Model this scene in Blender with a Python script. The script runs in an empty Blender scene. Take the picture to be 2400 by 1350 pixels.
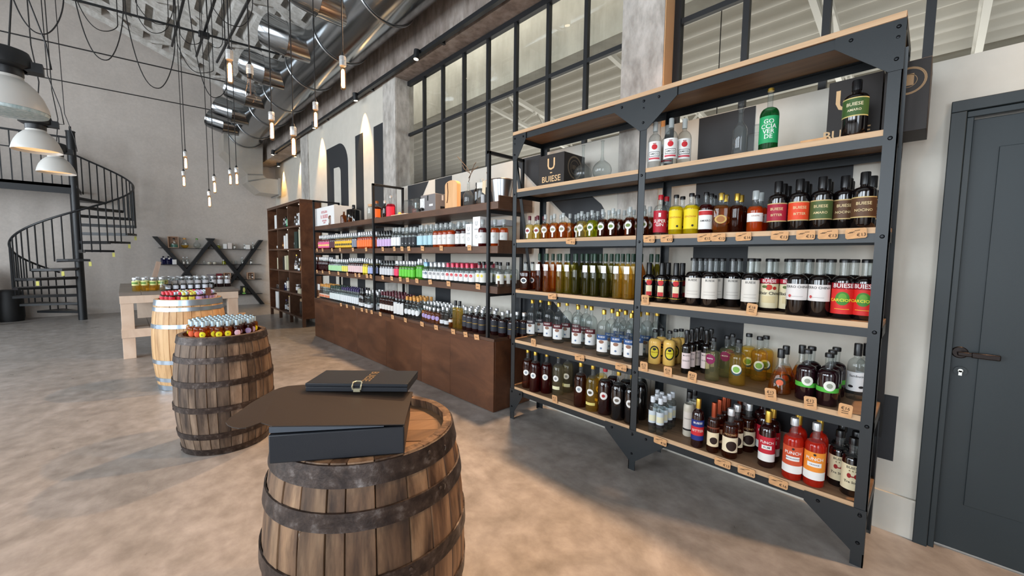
import bpy, bmesh, math, random
from mathutils import Vector, Matrix
PI = math.pi
rnd = random.Random(11)
S = bpy.context.scene
COL = S.collection

# ------------------------------------------------------------------ camera
FPX, YAW, PITCH, ROLL, CAMH = 941.93, math.radians(43.856), math.radians(-4.319), math.radians(0.674), 1.5
def cam_axes():
    f = Vector((math.sin(YAW)*math.cos(PITCH), math.cos(YAW)*math.cos(PITCH), math.sin(PITCH)))
    r = Vector((math.cos(YAW), -math.sin(YAW), 0)); u = r.cross(f)
    c, s = math.cos(ROLL), math.sin(ROLL)
    return c*r+s*u, c*u-s*r, f
CR, CU, CF = cam_axes()
cam = bpy.data.cameras.new('camera'); cam_o = bpy.data.objects.new('camera', cam); COL.objects.link(cam_o)
cam.sensor_width = 36; cam.lens = FPX/2400*36; cam.clip_start = 0.05; cam.clip_end = 100
cam_o.matrix_world = Matrix(((CR.x, CU.x, -CF.x, 0), (CR.y, CU.y, -CF.y, 0), (CR.z, CU.z, -CF.z, CAMH), (0, 0, 0, 1)))
S.camera = cam_o

# ------------------------------------------------------------------ world, light, exposure
S.view_settings.view_transform = 'Standard'; S.view_settings.look = 'None'
S.view_settings.gamma = 1; S.view_settings.use_curve_mapping = False
S.view_settings.exposure = -0.02
S.cycles.transparent_max_bounces = 24
S.cycles.max_bounces = 8
W = bpy.data.worlds.new('sky'); S.world = W; W.use_nodes = True
W.node_tree.nodes['Background'].inputs[0].default_value = (0.72, 0.83, 1.0, 1); W.node_tree.nodes['Background'].inputs[1].default_value = 1.6
def area(name, loc, target, sx, sy, power, col):
    l = bpy.data.lights.new(name, 'AREA'); l.shape = 'RECTANGLE'; l.size = sx; l.size_y = sy; l.energy = power; l.color = col
    o = bpy.data.objects.new(name, l); COL.objects.link(o); o.location = loc
    o.rotation_euler = (Vector(target)-Vector(loc)).to_track_quat('-Z', 'Y').to_euler(); return o
DAY = (0.86, 0.94, 1.0)
# daylight through the glazed openings of the left wall and of the shop front behind the camera
for yy, pw in ((.6, 320), (5.0, 330), (9.6, 330)):
    area('window_daylight', (-6.62, yy, 2.7), (0, yy, 2.2), 3.3, 3.7, pw, DAY)
area('window_daylight', (-3.6, -4.1, 2.2), (-2.6, 4, 1.5), 3.6, 3.7, 180, DAY)
# the hall next door, seen through the interior windows
area('hall_fill_light', (9.2, 5.0, 2.4), (4.5, 5.0, 4.6), 14, 2.4, 460, (1.0, 0.98, 0.94))  # added unseen fill light, rakes across the hall roof ribs
def spot(loc, target, power, ang, blend, col=(1.0, 0.63, 0.32), rad=0.03):
    l = bpy.data.lights.new('track_spot', 'SPOT'); l.energy = power; l.spot_size = math.radians(ang); l.spot_blend = blend; l.color = col; l.shadow_soft_size = rad
    o = bpy.data.objects.new('track_spot', l); COL.objects.link(o); o.location = loc
    o.rotation_euler = (Vector(target)-Vector(loc)).to_track_quat('-Z', 'Y').to_euler(); return o
# ------------------------------------------------------------------ helpers
def lin(c): return tuple((x/12.92 if x <= .04045 else ((x+.055)/1.055)**2.4) for x in (v/255 for v in c))
def col4(c): return (*lin(c), 1)
MATS = {}
def newmat(name):
    m = bpy.data.materials.new(name); m.use_nodes = True; nt = m.node_tree
    return m, nt, nt.nodes['Principled BSDF']
def mat(c, rough=.5, metal=0, spec=.5, coat=0, name='paint', emit=0, bump=0, bscale=60, var=0):
    key = (tuple(c), rough, metal, spec, coat, emit, bump, bscale, var)
    if key in MATS: return MATS[key]
    m, nt, b = newmat(name); MATS[key] = m
    b.inputs['Base Color'].default_value = col4(c); b.inputs['Roughness'].default_value = rough
    b.inputs['Metallic'].default_value = metal; b.inputs['Specular IOR Level'].default_value = spec; b.inputs['Coat Weight'].default_value = coat
    if emit: b.inputs['Emission Color'].default_value = col4(c); b.inputs['Emission Strength'].default_value = emit
    if bump or var:
        tc = nt.nodes.new('ShaderNodeTexCoord'); n = nt.nodes.new('ShaderNodeTexNoise'); n.inputs['Scale'].default_value = bscale; n.inputs['Detail'].default_value = 5
        nt.links.new(tc.outputs['Object'], n.inputs['Vector'])
        if bump:
            bp = nt.nodes.new('ShaderNodeBump'); bp.inputs['Strength'].default_value = bump; bp.inputs['Distance'].default_value = .004
            nt.links.new(n.outputs['Fac'], bp.inputs['Height']); nt.links.new(bp.outputs['Normal'], b.inputs['Normal'])
        if var:
            r = nt.nodes.new('ShaderNodeValToRGB'); r.color_ramp.elements[0].position = .35; r.color_ramp.elements[1].position = .68
            r.color_ramp.elements[0].color = col4([v*(1-var) for v in c]); r.color_ramp.elements[1].color = col4([min(255, v*(1+var*.6)) for v in c])
            nt.links.new(n.outputs['Fac'], r.inputs['Fac']); nt.links.new(r.outputs['Color'], b.inputs['Base Color'])
    return m
def noise_mat(name, stops, scale, stretch=(1, 1, 1), rough=(.4, .6), detail=8, dist=0, bump=.1, bdist=.004, rand=.0, scale2=None, spec=.5, metal=0, stops2=None, world=False):
    """two noise layers ramped through colours; stretch makes grain"""
    m, nt, b = newmat(name); L = nt.links.new
    tc = nt.nodes.new('ShaderNodeTexCoord'); mp = nt.nodes.new('ShaderNodeMapping'); mp.inputs['Scale'].default_value = stretch
    L(tc.outputs['Object'], mp.inputs['Vector'])
    if rand:
        oi = nt.nodes.new('ShaderNodeObjectInfo'); mu = nt.nodes.new('ShaderNodeMath'); mu.operation = 'MULTIPLY'; mu.inputs[1].default_value = 37
        L(oi.outputs['Random'], mu.inputs[0]); cb = nt.nodes.new('ShaderNodeCombineXYZ'); L(mu.outputs[0], cb.inputs[0]); L(mu.outputs[0], cb.inputs[2]); L(cb.outputs[0], mp.inputs['Location'])
    n = nt.nodes.new('ShaderNodeTexNoise'); n.inputs['Scale'].default_value = scale; n.inputs['Detail'].default_value = detail; n.inputs['Roughness'].default_value = .62; n.inputs['Distortion'].default_value = dist
    L(mp.outputs[0], n.inputs['Vector'])
    r = nt.nodes.new('ShaderNodeValToRGB'); el = r.color_ramp.elements
    while len(el) < len(stops): el.new(.5)
    for e, (p, c) in zip(el, stops): e.position = p; e.color = col4(c)
    L(n.outputs['Fac'], r.inputs['Fac']); out = r.outputs['Color']
    if scale2:
        n2 = nt.nodes.new('ShaderNodeTexNoise'); n2.inputs['Scale'].default_value = scale2; n2.inputs['Detail'].default_value = 6; n2.inputs['Roughness'].default_value = .6
        L((tc if world else mp).outputs['Object' if world else 0], n2.inputs['Vector'])
        r2 = nt.nodes.new('ShaderNodeValToRGB'); el = r2.color_ramp.elements
        for e, (p, c) in zip(el, stops2 or ((.35, (190, 190, 190)), (.65, (255, 255, 255)))): e.position = p; e.color = col4(c)
        L(n2.outputs['Fac'], r2.inputs['Fac'])
        mx = nt.nodes.new('ShaderNodeMixRGB'); mx.blend_type = 'MULTIPLY'; mx.inputs[0].default_value = 1; L(out, mx.inputs[1]); L(r2.outputs['Color'], mx.inputs[2]); out = mx.outputs[0]
    if rand:
        hv = nt.nodes.new('ShaderNodeHueSaturation'); mr = nt.nodes.new('ShaderNodeMapRange'); mr.inputs['To Min'].default_value = 1-rand; mr.inputs['To Max'].default_value = 1+rand
        L(oi.outputs['Random'], mr.inputs['Value']); L(mr.outputs[0], hv.inputs['Value']); L(out, hv.inputs['Color']); out = hv.outputs['Color']
    L(out, b.inputs['Base Color'])
    rr = nt.nodes.new('ShaderNodeMapRange'); rr.inputs['To Min'].default_value = rough[0]; rr.inputs['To Max'].default_value = rough[1]; L(n.outputs['Fac'], rr.inputs['Value']); L(rr.outputs[0], b.inputs['Roughness'])
    b.inputs['Specular IOR Level'].default_value = spec; b.inputs['Metallic'].default_value = metal
    if bump:
        bp = nt.nodes.new('ShaderNodeBump'); bp.inputs['Strength'].default_value = bump; bp.inputs['Distance'].default_value = bdist; L(n.outputs['Fac'], bp.inputs['Height']); L(bp.outputs[0], b.inputs['Normal'])
    return m
GL = {}
def glass(c, body=0., ior=1.45, rough=.02, edge=.45, name='glass'):
    """bottle glass with what fills it: tinted see-through, gloss by Fresnel, darker where seen edge-on"""
    key = (tuple(c), body, ior, edge)
    if key in GL: return GL[key]
    m = bpy.data.materials.new(name); m.use_nodes = True; nt = m.node_tree; nt.nodes.clear(); L = nt.links.new
    out = nt.nodes.new('ShaderNodeOutputMaterial'); tr = nt.nodes.new('ShaderNodeBsdfTransparent'); gs = nt.nodes.new('ShaderNodeBsdfGlossy'); gs.inputs['Roughness'].default_value = rough
    lw = nt.nodes.new('ShaderNodeLayerWeight'); lw.inputs['Blend'].default_value = .35; pw = nt.nodes.new('ShaderNodeMath'); pw.operation = 'POWER'; pw.inputs[1].default_value = 2.2
    mc = nt.nodes.new('ShaderNodeMixRGB'); l = lin(c); t = [v**.5 for v in l]; mc.inputs[1].default_value = (*t, 1); mc.inputs[2].default_value = (*[v*edge for v in t], 1)   # light crosses two faces of a bottle
    L(lw.outputs['Facing'], pw.inputs[0]); L(pw.outputs[0], mc.inputs[0]); L(mc.outputs[0], tr.inputs['Color'])
    sh = tr.outputs[0]
    if body:
        df = nt.nodes.new('ShaderNodeBsdfDiffuse'); df.inputs['Color'].default_value = (*l, 1); m1 = nt.nodes.new('ShaderNodeMixShader'); m1.inputs[0].default_value = body
        L(sh, m1.inputs[1]); L(df.outputs[0], m1.inputs[2]); sh = m1.outputs[0]
    fr = nt.nodes.new('ShaderNodeFresnel'); fr.inputs['IOR'].default_value = ior+.12
    ge = nt.nodes.new('ShaderNodeNewGeometry'); ff = nt.nodes.new('ShaderNodeMath'); ff.operation = 'SUBTRACT'; ff.inputs[0].default_value = 1; L(ge.outputs['Backfacing'], ff.inputs[1])
    fm = nt.nodes.new('ShaderNodeMath'); fm.operation = 'MULTIPLY'; L(fr.outputs[0], fm.inputs[0]); L(ff.outputs[0], fm.inputs[1])   # gloss on the outer face only
    m2 = nt.nodes.new('ShaderNodeMixShader'); L(fm.outputs[0], m2.inputs[0]); L(sh, m2.inputs[1]); L(gs.outputs[0], m2.inputs[2]); L(m2.outputs[0], out.inputs[0])
    GL[key] = m; return m
class MB:
    def __init__(s): s.v = []; s.f = []; s.m = []
    def face(s, idx, m=0): s.f.append(tuple(idx)); s.m.append(m)
    def box(s, x0, x1, y0, y1, z0, z1, m=0):
        a = len(s.v); s.v += [(x, y, z) for z in (z0, z1) for y in (y0, y1) for x in (x0, x1)]
        for q in ((0, 2, 3, 1), (4, 5, 7, 6), (0, 1, 5, 4), (2, 6, 7, 3), (0, 4, 6, 2), (1, 3, 7, 5)): s.face([a+i for i in q], m)
        return s
    def bar(s, p0, p1, w, h=None, m=0, up=(0, 0, 1)):
        h = h or w; p0, p1 = Vector(p0), Vector(p1); d = (p1-p0).normalized(); up = Vector(up)
        if abs(d.dot(up)) > .98: up = Vector((1, 0, 0))
        sx = d.cross(up).normalized()*w/2; uy = sx.cross(d).normalized()*h/2; a = len(s.v)
        for p in (p0, p1): s.v += [tuple(p+i*sx+j*uy) for j in (-1, 1) for i in (-1, 1)]
        for q in ((0, 2, 3, 1), (4, 5, 7, 6), (0, 1, 5, 4), (2, 6, 7, 3), (0, 4, 6, 2), (1, 3, 7, 5)): s.face([a+i for i in q], m)
        return s
    def tube(s, path, r, n=6, m=0, closed=False):
        P = [Vector(p) for p in path]; K = len(P); a = len(s.v); nrm = None
        for i, p in enumerate(P):
            t = (P[(i+1) % K]-P[i-1] if closed else P[min(i+1, K-1)]-P[max(i-1, 0)]).normalized()
            if nrm is None: nrm = t.orthogonal().normalized()
            nrm = (nrm-t*nrm.dot(t)).normalized(); b = t.cross(nrm)
            rr = r[i] if isinstance(r, (list, tuple)) else r
            s.v += [tuple(p+rr*(math.cos(2*PI*k/n)*nrm+math.sin(2*PI*k/n)*b)) for k in range(n)]
        for i in range(K if closed else K-1):
            j = (i+1) % K
            for k in range(n): s.face((a+i*n+k, a+i*n+(k+1) % n, a+j*n+(k+1) % n, a+j*n+k), m)
        if not closed:
            s.face([a+k for k in reversed(range(n))], m); s.face([a+(K-1)*n+k for k in range(n)], m)
        return s
    def lathe(s, prof, n=20, m=0, c=(0, 0, 0), sq=0, ax=None):
        """prof: (r, z) bottom to top; m int or list per segment; sq superellipse power for square section; ax 3 vectors"""
        rings = []
        for r, z in prof:
            a = len(s.v)
            if r < 1e-6: s.v.append(s._p(0, 0, z, c, ax)); rings.append([a])
            else:
                for k in range(n):
                    t = 2*PI*(k+.5)/n; q = 1/(abs(math.cos(t))**sq+abs(math.sin(t))**sq)**(1/sq) if sq else 1
                    s.v.append(s._p(r*q*math.cos(t), r*q*math.sin(t), z, c, ax))
                rings.append(list(range(a, a+n)))
        for i in range(len(rings)-1):
            A, B = rings[i], rings[i+1]; mm = m[i] if isinstance(m, (list, tuple)) else m
            if len(A) == 1 and len(B) == 1: continue
            for k in range(n):
                k2 = (k+1) % n
                if len(A) == 1: s.face((A[0], B[k2], B[k]), mm)
                elif len(B) == 1: s.face((A[k], A[k2], B[0]), mm)
                else: s.face((A[k], A[k2], B[k2], B[k]), mm)
        return s
    def _p(s, x, y, z, c, ax):
        if ax is None: return (c[0]+x, c[1]+y, c[2]+z)
        return tuple(Vector(c)+x*ax[0]+y*ax[1]+z*ax[2])
    def cyl(s, p0, p1, r, n=12, m=0, r1=None):
        d = Vector(p1)-Vector(p0); h = d.length; d.normalize(); u = d.orthogonal().normalized(); w = d.cross(u)
        return s.lathe([(0, 0), (r, 0), (r if r1 is None else r1, h), (0, h)], n, m, p0, 0, (u, w, d))
    def prism(s, pts, ext, m=0):
        """polygon of 3-D points extruded by a vector"""
        a = len(s.v); k = len(pts); e = Vector(ext); s.v += [tuple(p) for p in pts]+[tuple(Vector(p)+e) for p in pts]
        s.face([a+i for i in range(k)], m); s.face([a+k+i for i in reversed(range(k))], m)
        for i in range(k): s.face((a+i, a+k+i, a+k+(i+1) % k, a+(i+1) % k), m)
        return s
    def text(s, st, size, fn, m=0, ext=None):
        """flat lettering: fn maps (u, v) centred text coordinates to 3-D"""
        V, F = TX[st]; a = len(s.v); s.v += [tuple(fn(x*size, y*size)) for x, y in V]
        for f in F: s.face([a+i for i in f], m)
        return s
    def data(s, name, mats, smooth=True, ang=38, off=None):
        me = bpy.data.meshes.new(name)
        v = s.v if off is None else [(x-off[0], y-off[1], z-off[2]) for x, y, z in s.v]
        me.from_pydata(v, [], s.f)
        for mm in (mats if isinstance(mats, (list, tuple)) else [mats]): me.materials.append(mm)
        me.polygons.foreach_set('material_index', s.m)
        bm = bmesh.new(); bm.from_mesh(me); bmesh.ops.recalc_face_normals(bm, faces=bm.faces); bm.to_mesh(me); bm.free()
        if smooth:
            me.polygons.foreach_set('use_smooth', [True]*len(me.polygons)); me.set_sharp_from_angle(angle=math.radians(ang))
        me.update(); return me
    def build(s, name, mats, parent=None, off=None, smooth=True, ang=38, bevel=0):
        if off is None and parent is not None: off = parent.get('_o', (0, 0, 0))
        return link(name, s.data(name, mats, smooth, ang, off), parent, bevel)
def link(name, me, parent=None, bevel=0):
    o = bpy.data.objects.new(name, me); COL.objects.link(o)
    if parent is not None: o.parent = parent
    if bevel:
        b = o.modifiers.new('bevel', 'BEVEL'); b.width = bevel; b.segments = 2; b.limit_method = 'ANGLE'; b.angle_limit = math.radians(50)
    return o
OFFS = {}
def empty(name, loc, rz=0):
    o = bpy.data.objects.new(name, None); COL.objects.link(o); o.location = loc; o.rotation_euler = (0, 0, rz); o.empty_display_size = .05; return o
def tag(o, label=None, cat=None, group=None, kind=None):
    if label: o['label'] = label
    if cat: o['category'] = cat
    if group: o['group'] = group
    if kind: o['kind'] = kind
    return o
def struct(mb, name, mats, parent=None, **k): return tag(mb.build(name, mats, parent, **k), kind='structure')
def thing(name, label, cat, loc, group=None, rz=0):
    return tag(empty(name, loc, rz), label, cat, group)
def part(mb, name, mats, root, **k): return mb.build(name, mats, root, off=tuple(root.location), **k)   # parts of unrotated things, drawn in room coordinates
# pixel helpers: where on a real surface of the room the photograph shows a thing
def ypx(px, x, z):
    k = (px-1200)/FPX; r, d = CR, CF
    return -(x*(r.x-k*d.x)+(z-CAMH)*(r.z-k*d.z))/(r.y-k*d.y)
def xpx(px, y, z):
    k = (px-1200)/FPX; r, d = CR, CF
    return -(y*(r.y-k*d.y)+(z-CAMH)*(r.z-k*d.z))/(r.x-k*d.x)
def pxof(p):
    q = Vector(p)-Vector((0, 0, CAMH)); z = q.dot(CF); return 1200+FPX*q.dot(CR)/z
def hit(px, py, axis, val):
    v = CF+CR*((px-1200)/FPX)-CU*((py-675)/FPX); o = Vector((0, 0, CAMH)); t = (val-o[axis])/v[axis]; return o+v*t
# lettering outlines (built-in font) turned to flat meshes once
TX = {}
def letter(words, fat=0.):
    obs = []
    for w in words:
        c = bpy.data.curves.new('t', 'FONT'); c.body = w; c.align_x = 'CENTER'; c.align_y = 'CENTER'; c.resolution_u = 2; c.offset = fat; c.space_line = .82
        o = bpy.data.objects.new('t', c); COL.objects.link(o); obs.append((w, o))
    bpy.context.view_layer.update(); dg = bpy.context.evaluated_depsgraph_get()
    for w, o in obs:
        me = bpy.data.meshes.new_from_object(o.evaluated_get(dg)); TX[w] = ([(v.co.x, v.co.y) for v in me.vertices], [tuple(p.vertices) for p in me.polygons])
        bpy.data.meshes.remove(me); c = o.data; bpy.data.objects.remove(o); bpy.data.curves.remove(c)
letter(['BUIESE', 'U', 'PUNCH', 'RUM', 'ORANGE', 'MANDARINO', 'CARCIOFO', 'FERRO CHINA', 'Elixir China', 'Sambuca', 'GO\nCCIA\nVER\nDE', 'AMICO', 'SUPER\nGIN', 'GENZIANA', 'R. BUIESE', 'DISTILLERIA', 'GRAPPE', 'NOCINO', 'AMARO', 'BITTER', 'ZABAJONE', 'Tre Stelle', 'MOSTO', 'DOLCE', '6', 'A', '1816', '€13', '€12', '€15', '€16', '€18', 'PISTACCHIO', '★ ★ ★'], .012)
# ------------------------------------------------------------------ materials
BLACK = mat((23, 25, 28), .42, 0, .5, name='black_steel', bump=.03, bscale=180)
DKMETAL = mat((29, 34, 37), .4, .1, .5, name='dark_painted_steel', bump=.04, bscale=200)
DOORM = mat((37, 45, 48), .45, 0, .4, name='dark_door_paint', bump=.05, bscale=260)
BOLT = mat((18, 20, 24), .3, .6)
CREAM = noise_mat('cream_paint', ((.2, (196, 191, 180)), (.8, (208, 203, 192))), 6, rough=(.6, .75), bump=.12, bdist=.003)
GREYWALL = noise_mat('grey_back_wall', ((.25, (194, 185, 177)), (.75, (207, 198, 190))), 2.5, rough=(.65, .8), bump=.1, bdist=.004, scale2=22, stops2=((.3, (242, 242, 242)), (.7, (255, 255, 255))))
CONC = noise_mat('raw_concrete', ((.22, (122, 116, 109)), (.42, (172, 167, 160)), (.6, (196, 191, 184)), (.8, (212, 208, 202))), 3.2, stretch=(1, 1, .45), rough=(.6, .8), bump=.35, bdist=.006, scale2=14, stops2=((.3, (205, 203, 200)), (.62, (255, 255, 255))))
CONCD = noise_mat('weathered_beam_concrete', ((.25, (110, 100, 94)), (.5, (148, 137, 129)), (.78, (184, 175, 167))), 2.2, stretch=(1, 1, .4), rough=(.7, .85), bump=.3, bdist=.006, scale2=9, stops2=((.3, (190, 184, 178)), (.62, (255, 255, 255))))
CEILM = noise_mat('ribbed_ceiling_concrete', ((.3, (196, 192, 186)), (.7, (222, 219, 214))), 3, rough=(.7, .85), bump=.2, bdist=.006, scale2=12, stops2=((.3, (222, 220, 216)), (.62, (255, 255, 255))))
FLOORM = noise_mat('polished_concrete_floor', ((.25, (145, 138, 132)), (.45, (160, 153, 147)), (.6, (169, 162, 157)), (.8, (185, 179, 174))), 2.1, stretch=(1, .8, 1), rough=(.22, .4), detail=12, dist=2.2, bump=.05, bdist=.002, scale2=9, stops2=((.3, (214, 212, 210)), (.65, (255, 255, 255))), spec=.5)
LETTER = mat((37, 40, 44), .55, 0, .4, name='charcoal_wall_paint', bump=.1, bscale=40)
OAK = noise_mat('oak_plank', ((.25, (92, 67, 46)), (.5, (132, 102, 75)), (.75, (158, 127, 97))), 9, stretch=(1.2, .12, 1.6), rough=(.45, .6), dist=1.2, bump=.12, rand=.08)
OAKE = noise_mat('pale_oak_edge', ((.3, (186, 148, 110)), (.7, (212, 178, 140))), 12, stretch=(1, .1, 2), rough=(.5, .65), dist=.6, bump=.06)
BROWNPLY = noise_mat('brown_stained_plywood', ((.25, (62, 36, 22)), (.5, (88, 54, 34)), (.8, (114, 74, 49))), 5, stretch=(1, .3, .9), rough=(.36, .5), dist=.7, bump=.03, rand=.07, spec=.4)
BROWNWD = noise_mat('brown_stained_wood', ((.25, (70, 47, 34)), (.55, (94, 65, 47)), (.8, (114, 82, 62))), 7, stretch=(1, .25, 1), rough=(.35, .5), dist=.6, bump=.05, rand=.06)
PINE = noise_mat('pale_pine', ((.25, (206, 178, 154)), (.55, (228, 205, 184)), (.8, (240, 221, 203))), 6, stretch=(.5, .5, .15), rough=(.5, .65), dist=.8, bump=.06, rand=.03)
GREYWD = noise_mat('grey_tabletop', ((.25, (104, 94, 86)), (.6, (136, 126, 117)), (.8, (156, 146, 137))), 6, stretch=(.15, 1, 1), rough=(.5, .6), bump=.08)
STAVE = noise_mat('aged_barrel_oak', ((.2, (44, 31, 23)), (.38, (98, 71, 50)), (.55, (138, 107, 79)), (.78, (174, 144, 112))), 7, stretch=(1.6, 1.6, .22), rough=(.5, .7), dist=.5, bump=.5, bdist=.004, rand=.28, scale2=11, stops2=((.34, (122, 108, 98)), (.58, (255, 255, 255))))
STAVE2 = noise_mat('darker_barrel_oak', ((.2, (42, 33, 28)), (.4, (92, 72, 56)), (.6, (126, 106, 88)), (.8, (158, 140, 122))), 7, stretch=(1.6, 1.6, .22), rough=(.55, .75), dist=.5, bump=.5, bdist=.004, rand=.3, scale2=11, stops2=((.34, (126, 114, 106)), (.58, (255, 255, 255))))
STAVE3 = noise_mat('new_barrel_oak', ((.25, (188, 142, 94)), (.55, (214, 174, 126)), (.8, (226, 190, 146))), 6, stretch=(1.6, 1.6, .2), rough=(.45, .6), dist=.5, bump=.1, rand=.05, scale2=13, stops2=((.3, (214, 206, 196)), (.55, (255, 255, 255))))
HOOP = noise_mat('rusted_hoop_iron', ((.38, (42, 32, 28)), (.56, (66, 54, 48)), (.74, (112, 104, 100))), 26, rough=(.55, .24), bump=.7, bdist=.004, metal=.5, rand=.12)
GALV = mat((176, 190, 204), .28, .9, name='galvanised_hoop', bump=.05, bscale=40)
HEADW = noise_mat('barrel_head_oak', ((.25, (96, 70, 47)), (.55, (142, 108, 76)), (.8, (166, 134, 100))), 6, stretch=(.2, 1.4, 1), rough=(.5, .65), bump=.15, rand=.1)
DUCTM = noise_mat('galvanised_duct_steel', ((.3, (142, 146, 149)), (.7, (172, 175, 177))), 1.4, stretch=(1, .15, 1), rough=(.12, .2), bump=.06, bdist=.01, metal=1)
LEATHER = mat((30, 33, 39), .42, 0, .38, name='black_leatherette', bump=.06, bscale=420)
KRAFTB = mat((54, 45, 39), .62, 0, .3, name='brown_black_card', bump=.05, bscale=300)
BOXB = mat((40, 34, 31), .55, 0, .35, name='black_brown_carton', bump=.04, bscale=200)
GOLD = mat((214, 176, 120), .3, .85, name='gold_foil'); GOLDP = mat((226, 184, 132), .5, 0, name='gold_print')
CHROME = mat((214, 214, 208), .16, 1, name='chrome'); STEEL = mat((180, 182, 184), .3, 1, name='brushed_steel')
KRAFT = mat((214, 164, 116), .7, 0, .3, name='kraft_card', var=.05, bscale=30); INK = mat((70, 54, 44), .7, 0, .2, name='ink')
WHITE = mat((236, 236, 234), .55, 0, .4, name='white_paper'); PAPER = mat((226, 222, 214), .6, 0, .3, name='off_white_paper')
CABLE = mat((24, 22, 22), .5, 0, .4, name='black_cable')
PANE = glass((240, 241, 237), 0, 1.4, .01, .9, 'window_pane')

# ------------------------------------------------------------------ room shell
WX = 3.02
def zceil(x): return 7.147-.366*x
m = MB(); m.box(-6.6, 3.6, -4.1, 14.4, -.1, 0); struct(m, 'floor', FLOORM)
m = MB(); m.box(-6.8, 3.8, 14.2, 14.5, 0, 9.8); struct(m, 'wall_back', GREYWALL)
wl = MB()   # left wall: three tall glazed openings
ys = [-4.1, -1.05, 2.25, 3.35, 6.65, 7.95, 11.25, 14.4]
for i in range(0, 7, 2): wl.box(-6.8, -6.5, ys[i], ys[i+1], 0, 9.8)
wl.box(-6.8, -6.5, -4.1, 14.4, 4.7, 9.8); wl.box(-6.8, -6.5, -4.1, 14.4, 0, .7); struct(wl, 'wall_left', GREYWALL)
wf = MB(); wf.box(-6.8, -5.4, -4.3, -4.05, 0, 9.8); wf.box(-1.8, 3.4, -4.3, -4.05, 0, 9.8); wf.box(-6.8, 3.4, -4.3, -4.05, 4.6, 9.8); struct(wf, 'wall_front', GREYWALL)
# right wall: cream panels, raw concrete columns and beam
wr = empty('wall_right', (0, 0, 0)); tag(wr, kind='structure')
m = MB(); m.box(WX, WX+.28, -.02, 1.51, 0, 2.515); m.box(WX, WX+.28, 1.87, 5.70, 0, 2.53); m.box(WX, WX+.28, -1.25, -.02, 2.30, 2.515); m.box(WX, WX+.28, -4.1, -1.25, 0, 2.515); struct(m, 'painted_panel', CREAM, wr)
m = MB(); m.box(WX, WX+.28, 6.10, 9.67, 0, 4.16); m.box(3.45, 3.7, 10.17, 14.2, 0, 6.3); m.box(WX, 3.45, 10.1, 10.17, 0, 4.16); struct(m, 'plaster_panel', CREAM, wr)
for k, (a, b, d) in enumerate(((1.51, 1.87, .006), (5.70, 6.10, .012), (9.67, 10.17, .02))):
    m = MB(); m.box(WX-d, WX+.3, a, b, 0, 4.16); struct(m, 'concrete_column', CONC, wr)
m = MB(); m.box(WX-.02, WX+.32, -4.1, 14.2, 4.16, 6.4); struct(m, 'concrete_beam', CONCD, wr)
m = MB(); m.box(WX-.004, WX+.02, 5.695, 5.715, 2.53, 4.16); struct(m, 'reveal_edge', CONC, wr)
m = MB(); m.box(WX-.012, WX, -.02, 1.5, 0, .22); m.box(WX-.02, WX, -.02, 1.5, .21, .222); struct(m, 'baseboard_right', CREAM)
m = MB(); m.box(WX-.012, WX, 1.505, 10.1, 0, .12); struct(m, 'baseboard_panel', CREAM)
m = MB(); m.box(-6.5, 3.44, 14.185, 14.2, 0, .09); struct(m, 'baseboard_back', GREYWALL)
# painted letters: flat charcoal paint on the cream panels (y, z outlines)
def wallpaint(pts, dx=.003):
    m = MB(); m.prism([(WX-dx, y, z) for y, z in pts], (dx, 0, 0)); struct(m, 'wall_lettering', LETTER, wr, smooth=False)
def arc(cy, cz, r, a0, a1, n=8): return [(cy+r*math.cos(math.radians(a0+(a1-a0)*i/n)), cz+r*math.sin(math.radians(a0+(a1-a0)*i/n))) for i in range(n+1)]
wallpaint([(8.59, .1), (8.59, 3.62)]+arc(7.95, 3.19, .43, 90, 180)+[(7.52, .1), (7.87, .1), (7.87, 3.0)]+arc(7.98, 3.08, .11, 180, 90, 4)+[(8.22, 3.2), (8.22, .1)])
wallpaint([(7.18, .1), (7.18, 3.6), (6.86, 3.6), (6.86, .1)]); wallpaint([(6.45, .1), (6.45, 3.6), (6.105, 3.6), (6.105, .1)])
wallpaint([(5.36, .1), (5.36, 2.525), (4.80, 2.525), (4.99, 2.3), (4.99, .1)])
wallpaint([(4.64, .1), (4.64, 2.16), (4.64, 2.525), (4.26, 2.525), (4.26, 2.30), (3.2, 2.30), (3.2, 1.98), (4.29, 1.98), (4.29, .1)])
wallpaint([(3.15, 2.525), (2.714, 2.525), (2.03, 1.975), (2.0, 1.93), (2.0, 1.2), (2.36, 1.2), (2.36, 1.85), (2.453, 1.925)])
wallpaint([(3.12, .12), (3.12, 1.16), (2.66, 1.16), (2.0, .62), (2.0, .12)])
wallpaint([(1.22, .125), (1.22, 2.51), (.86, 2.51), (.86, 2.14), (.343, 2.14), (.343, 1.60), (.86, 1.60), (.86, .766), (.08, .766), (.08, .40), (.86, .40)])
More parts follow.
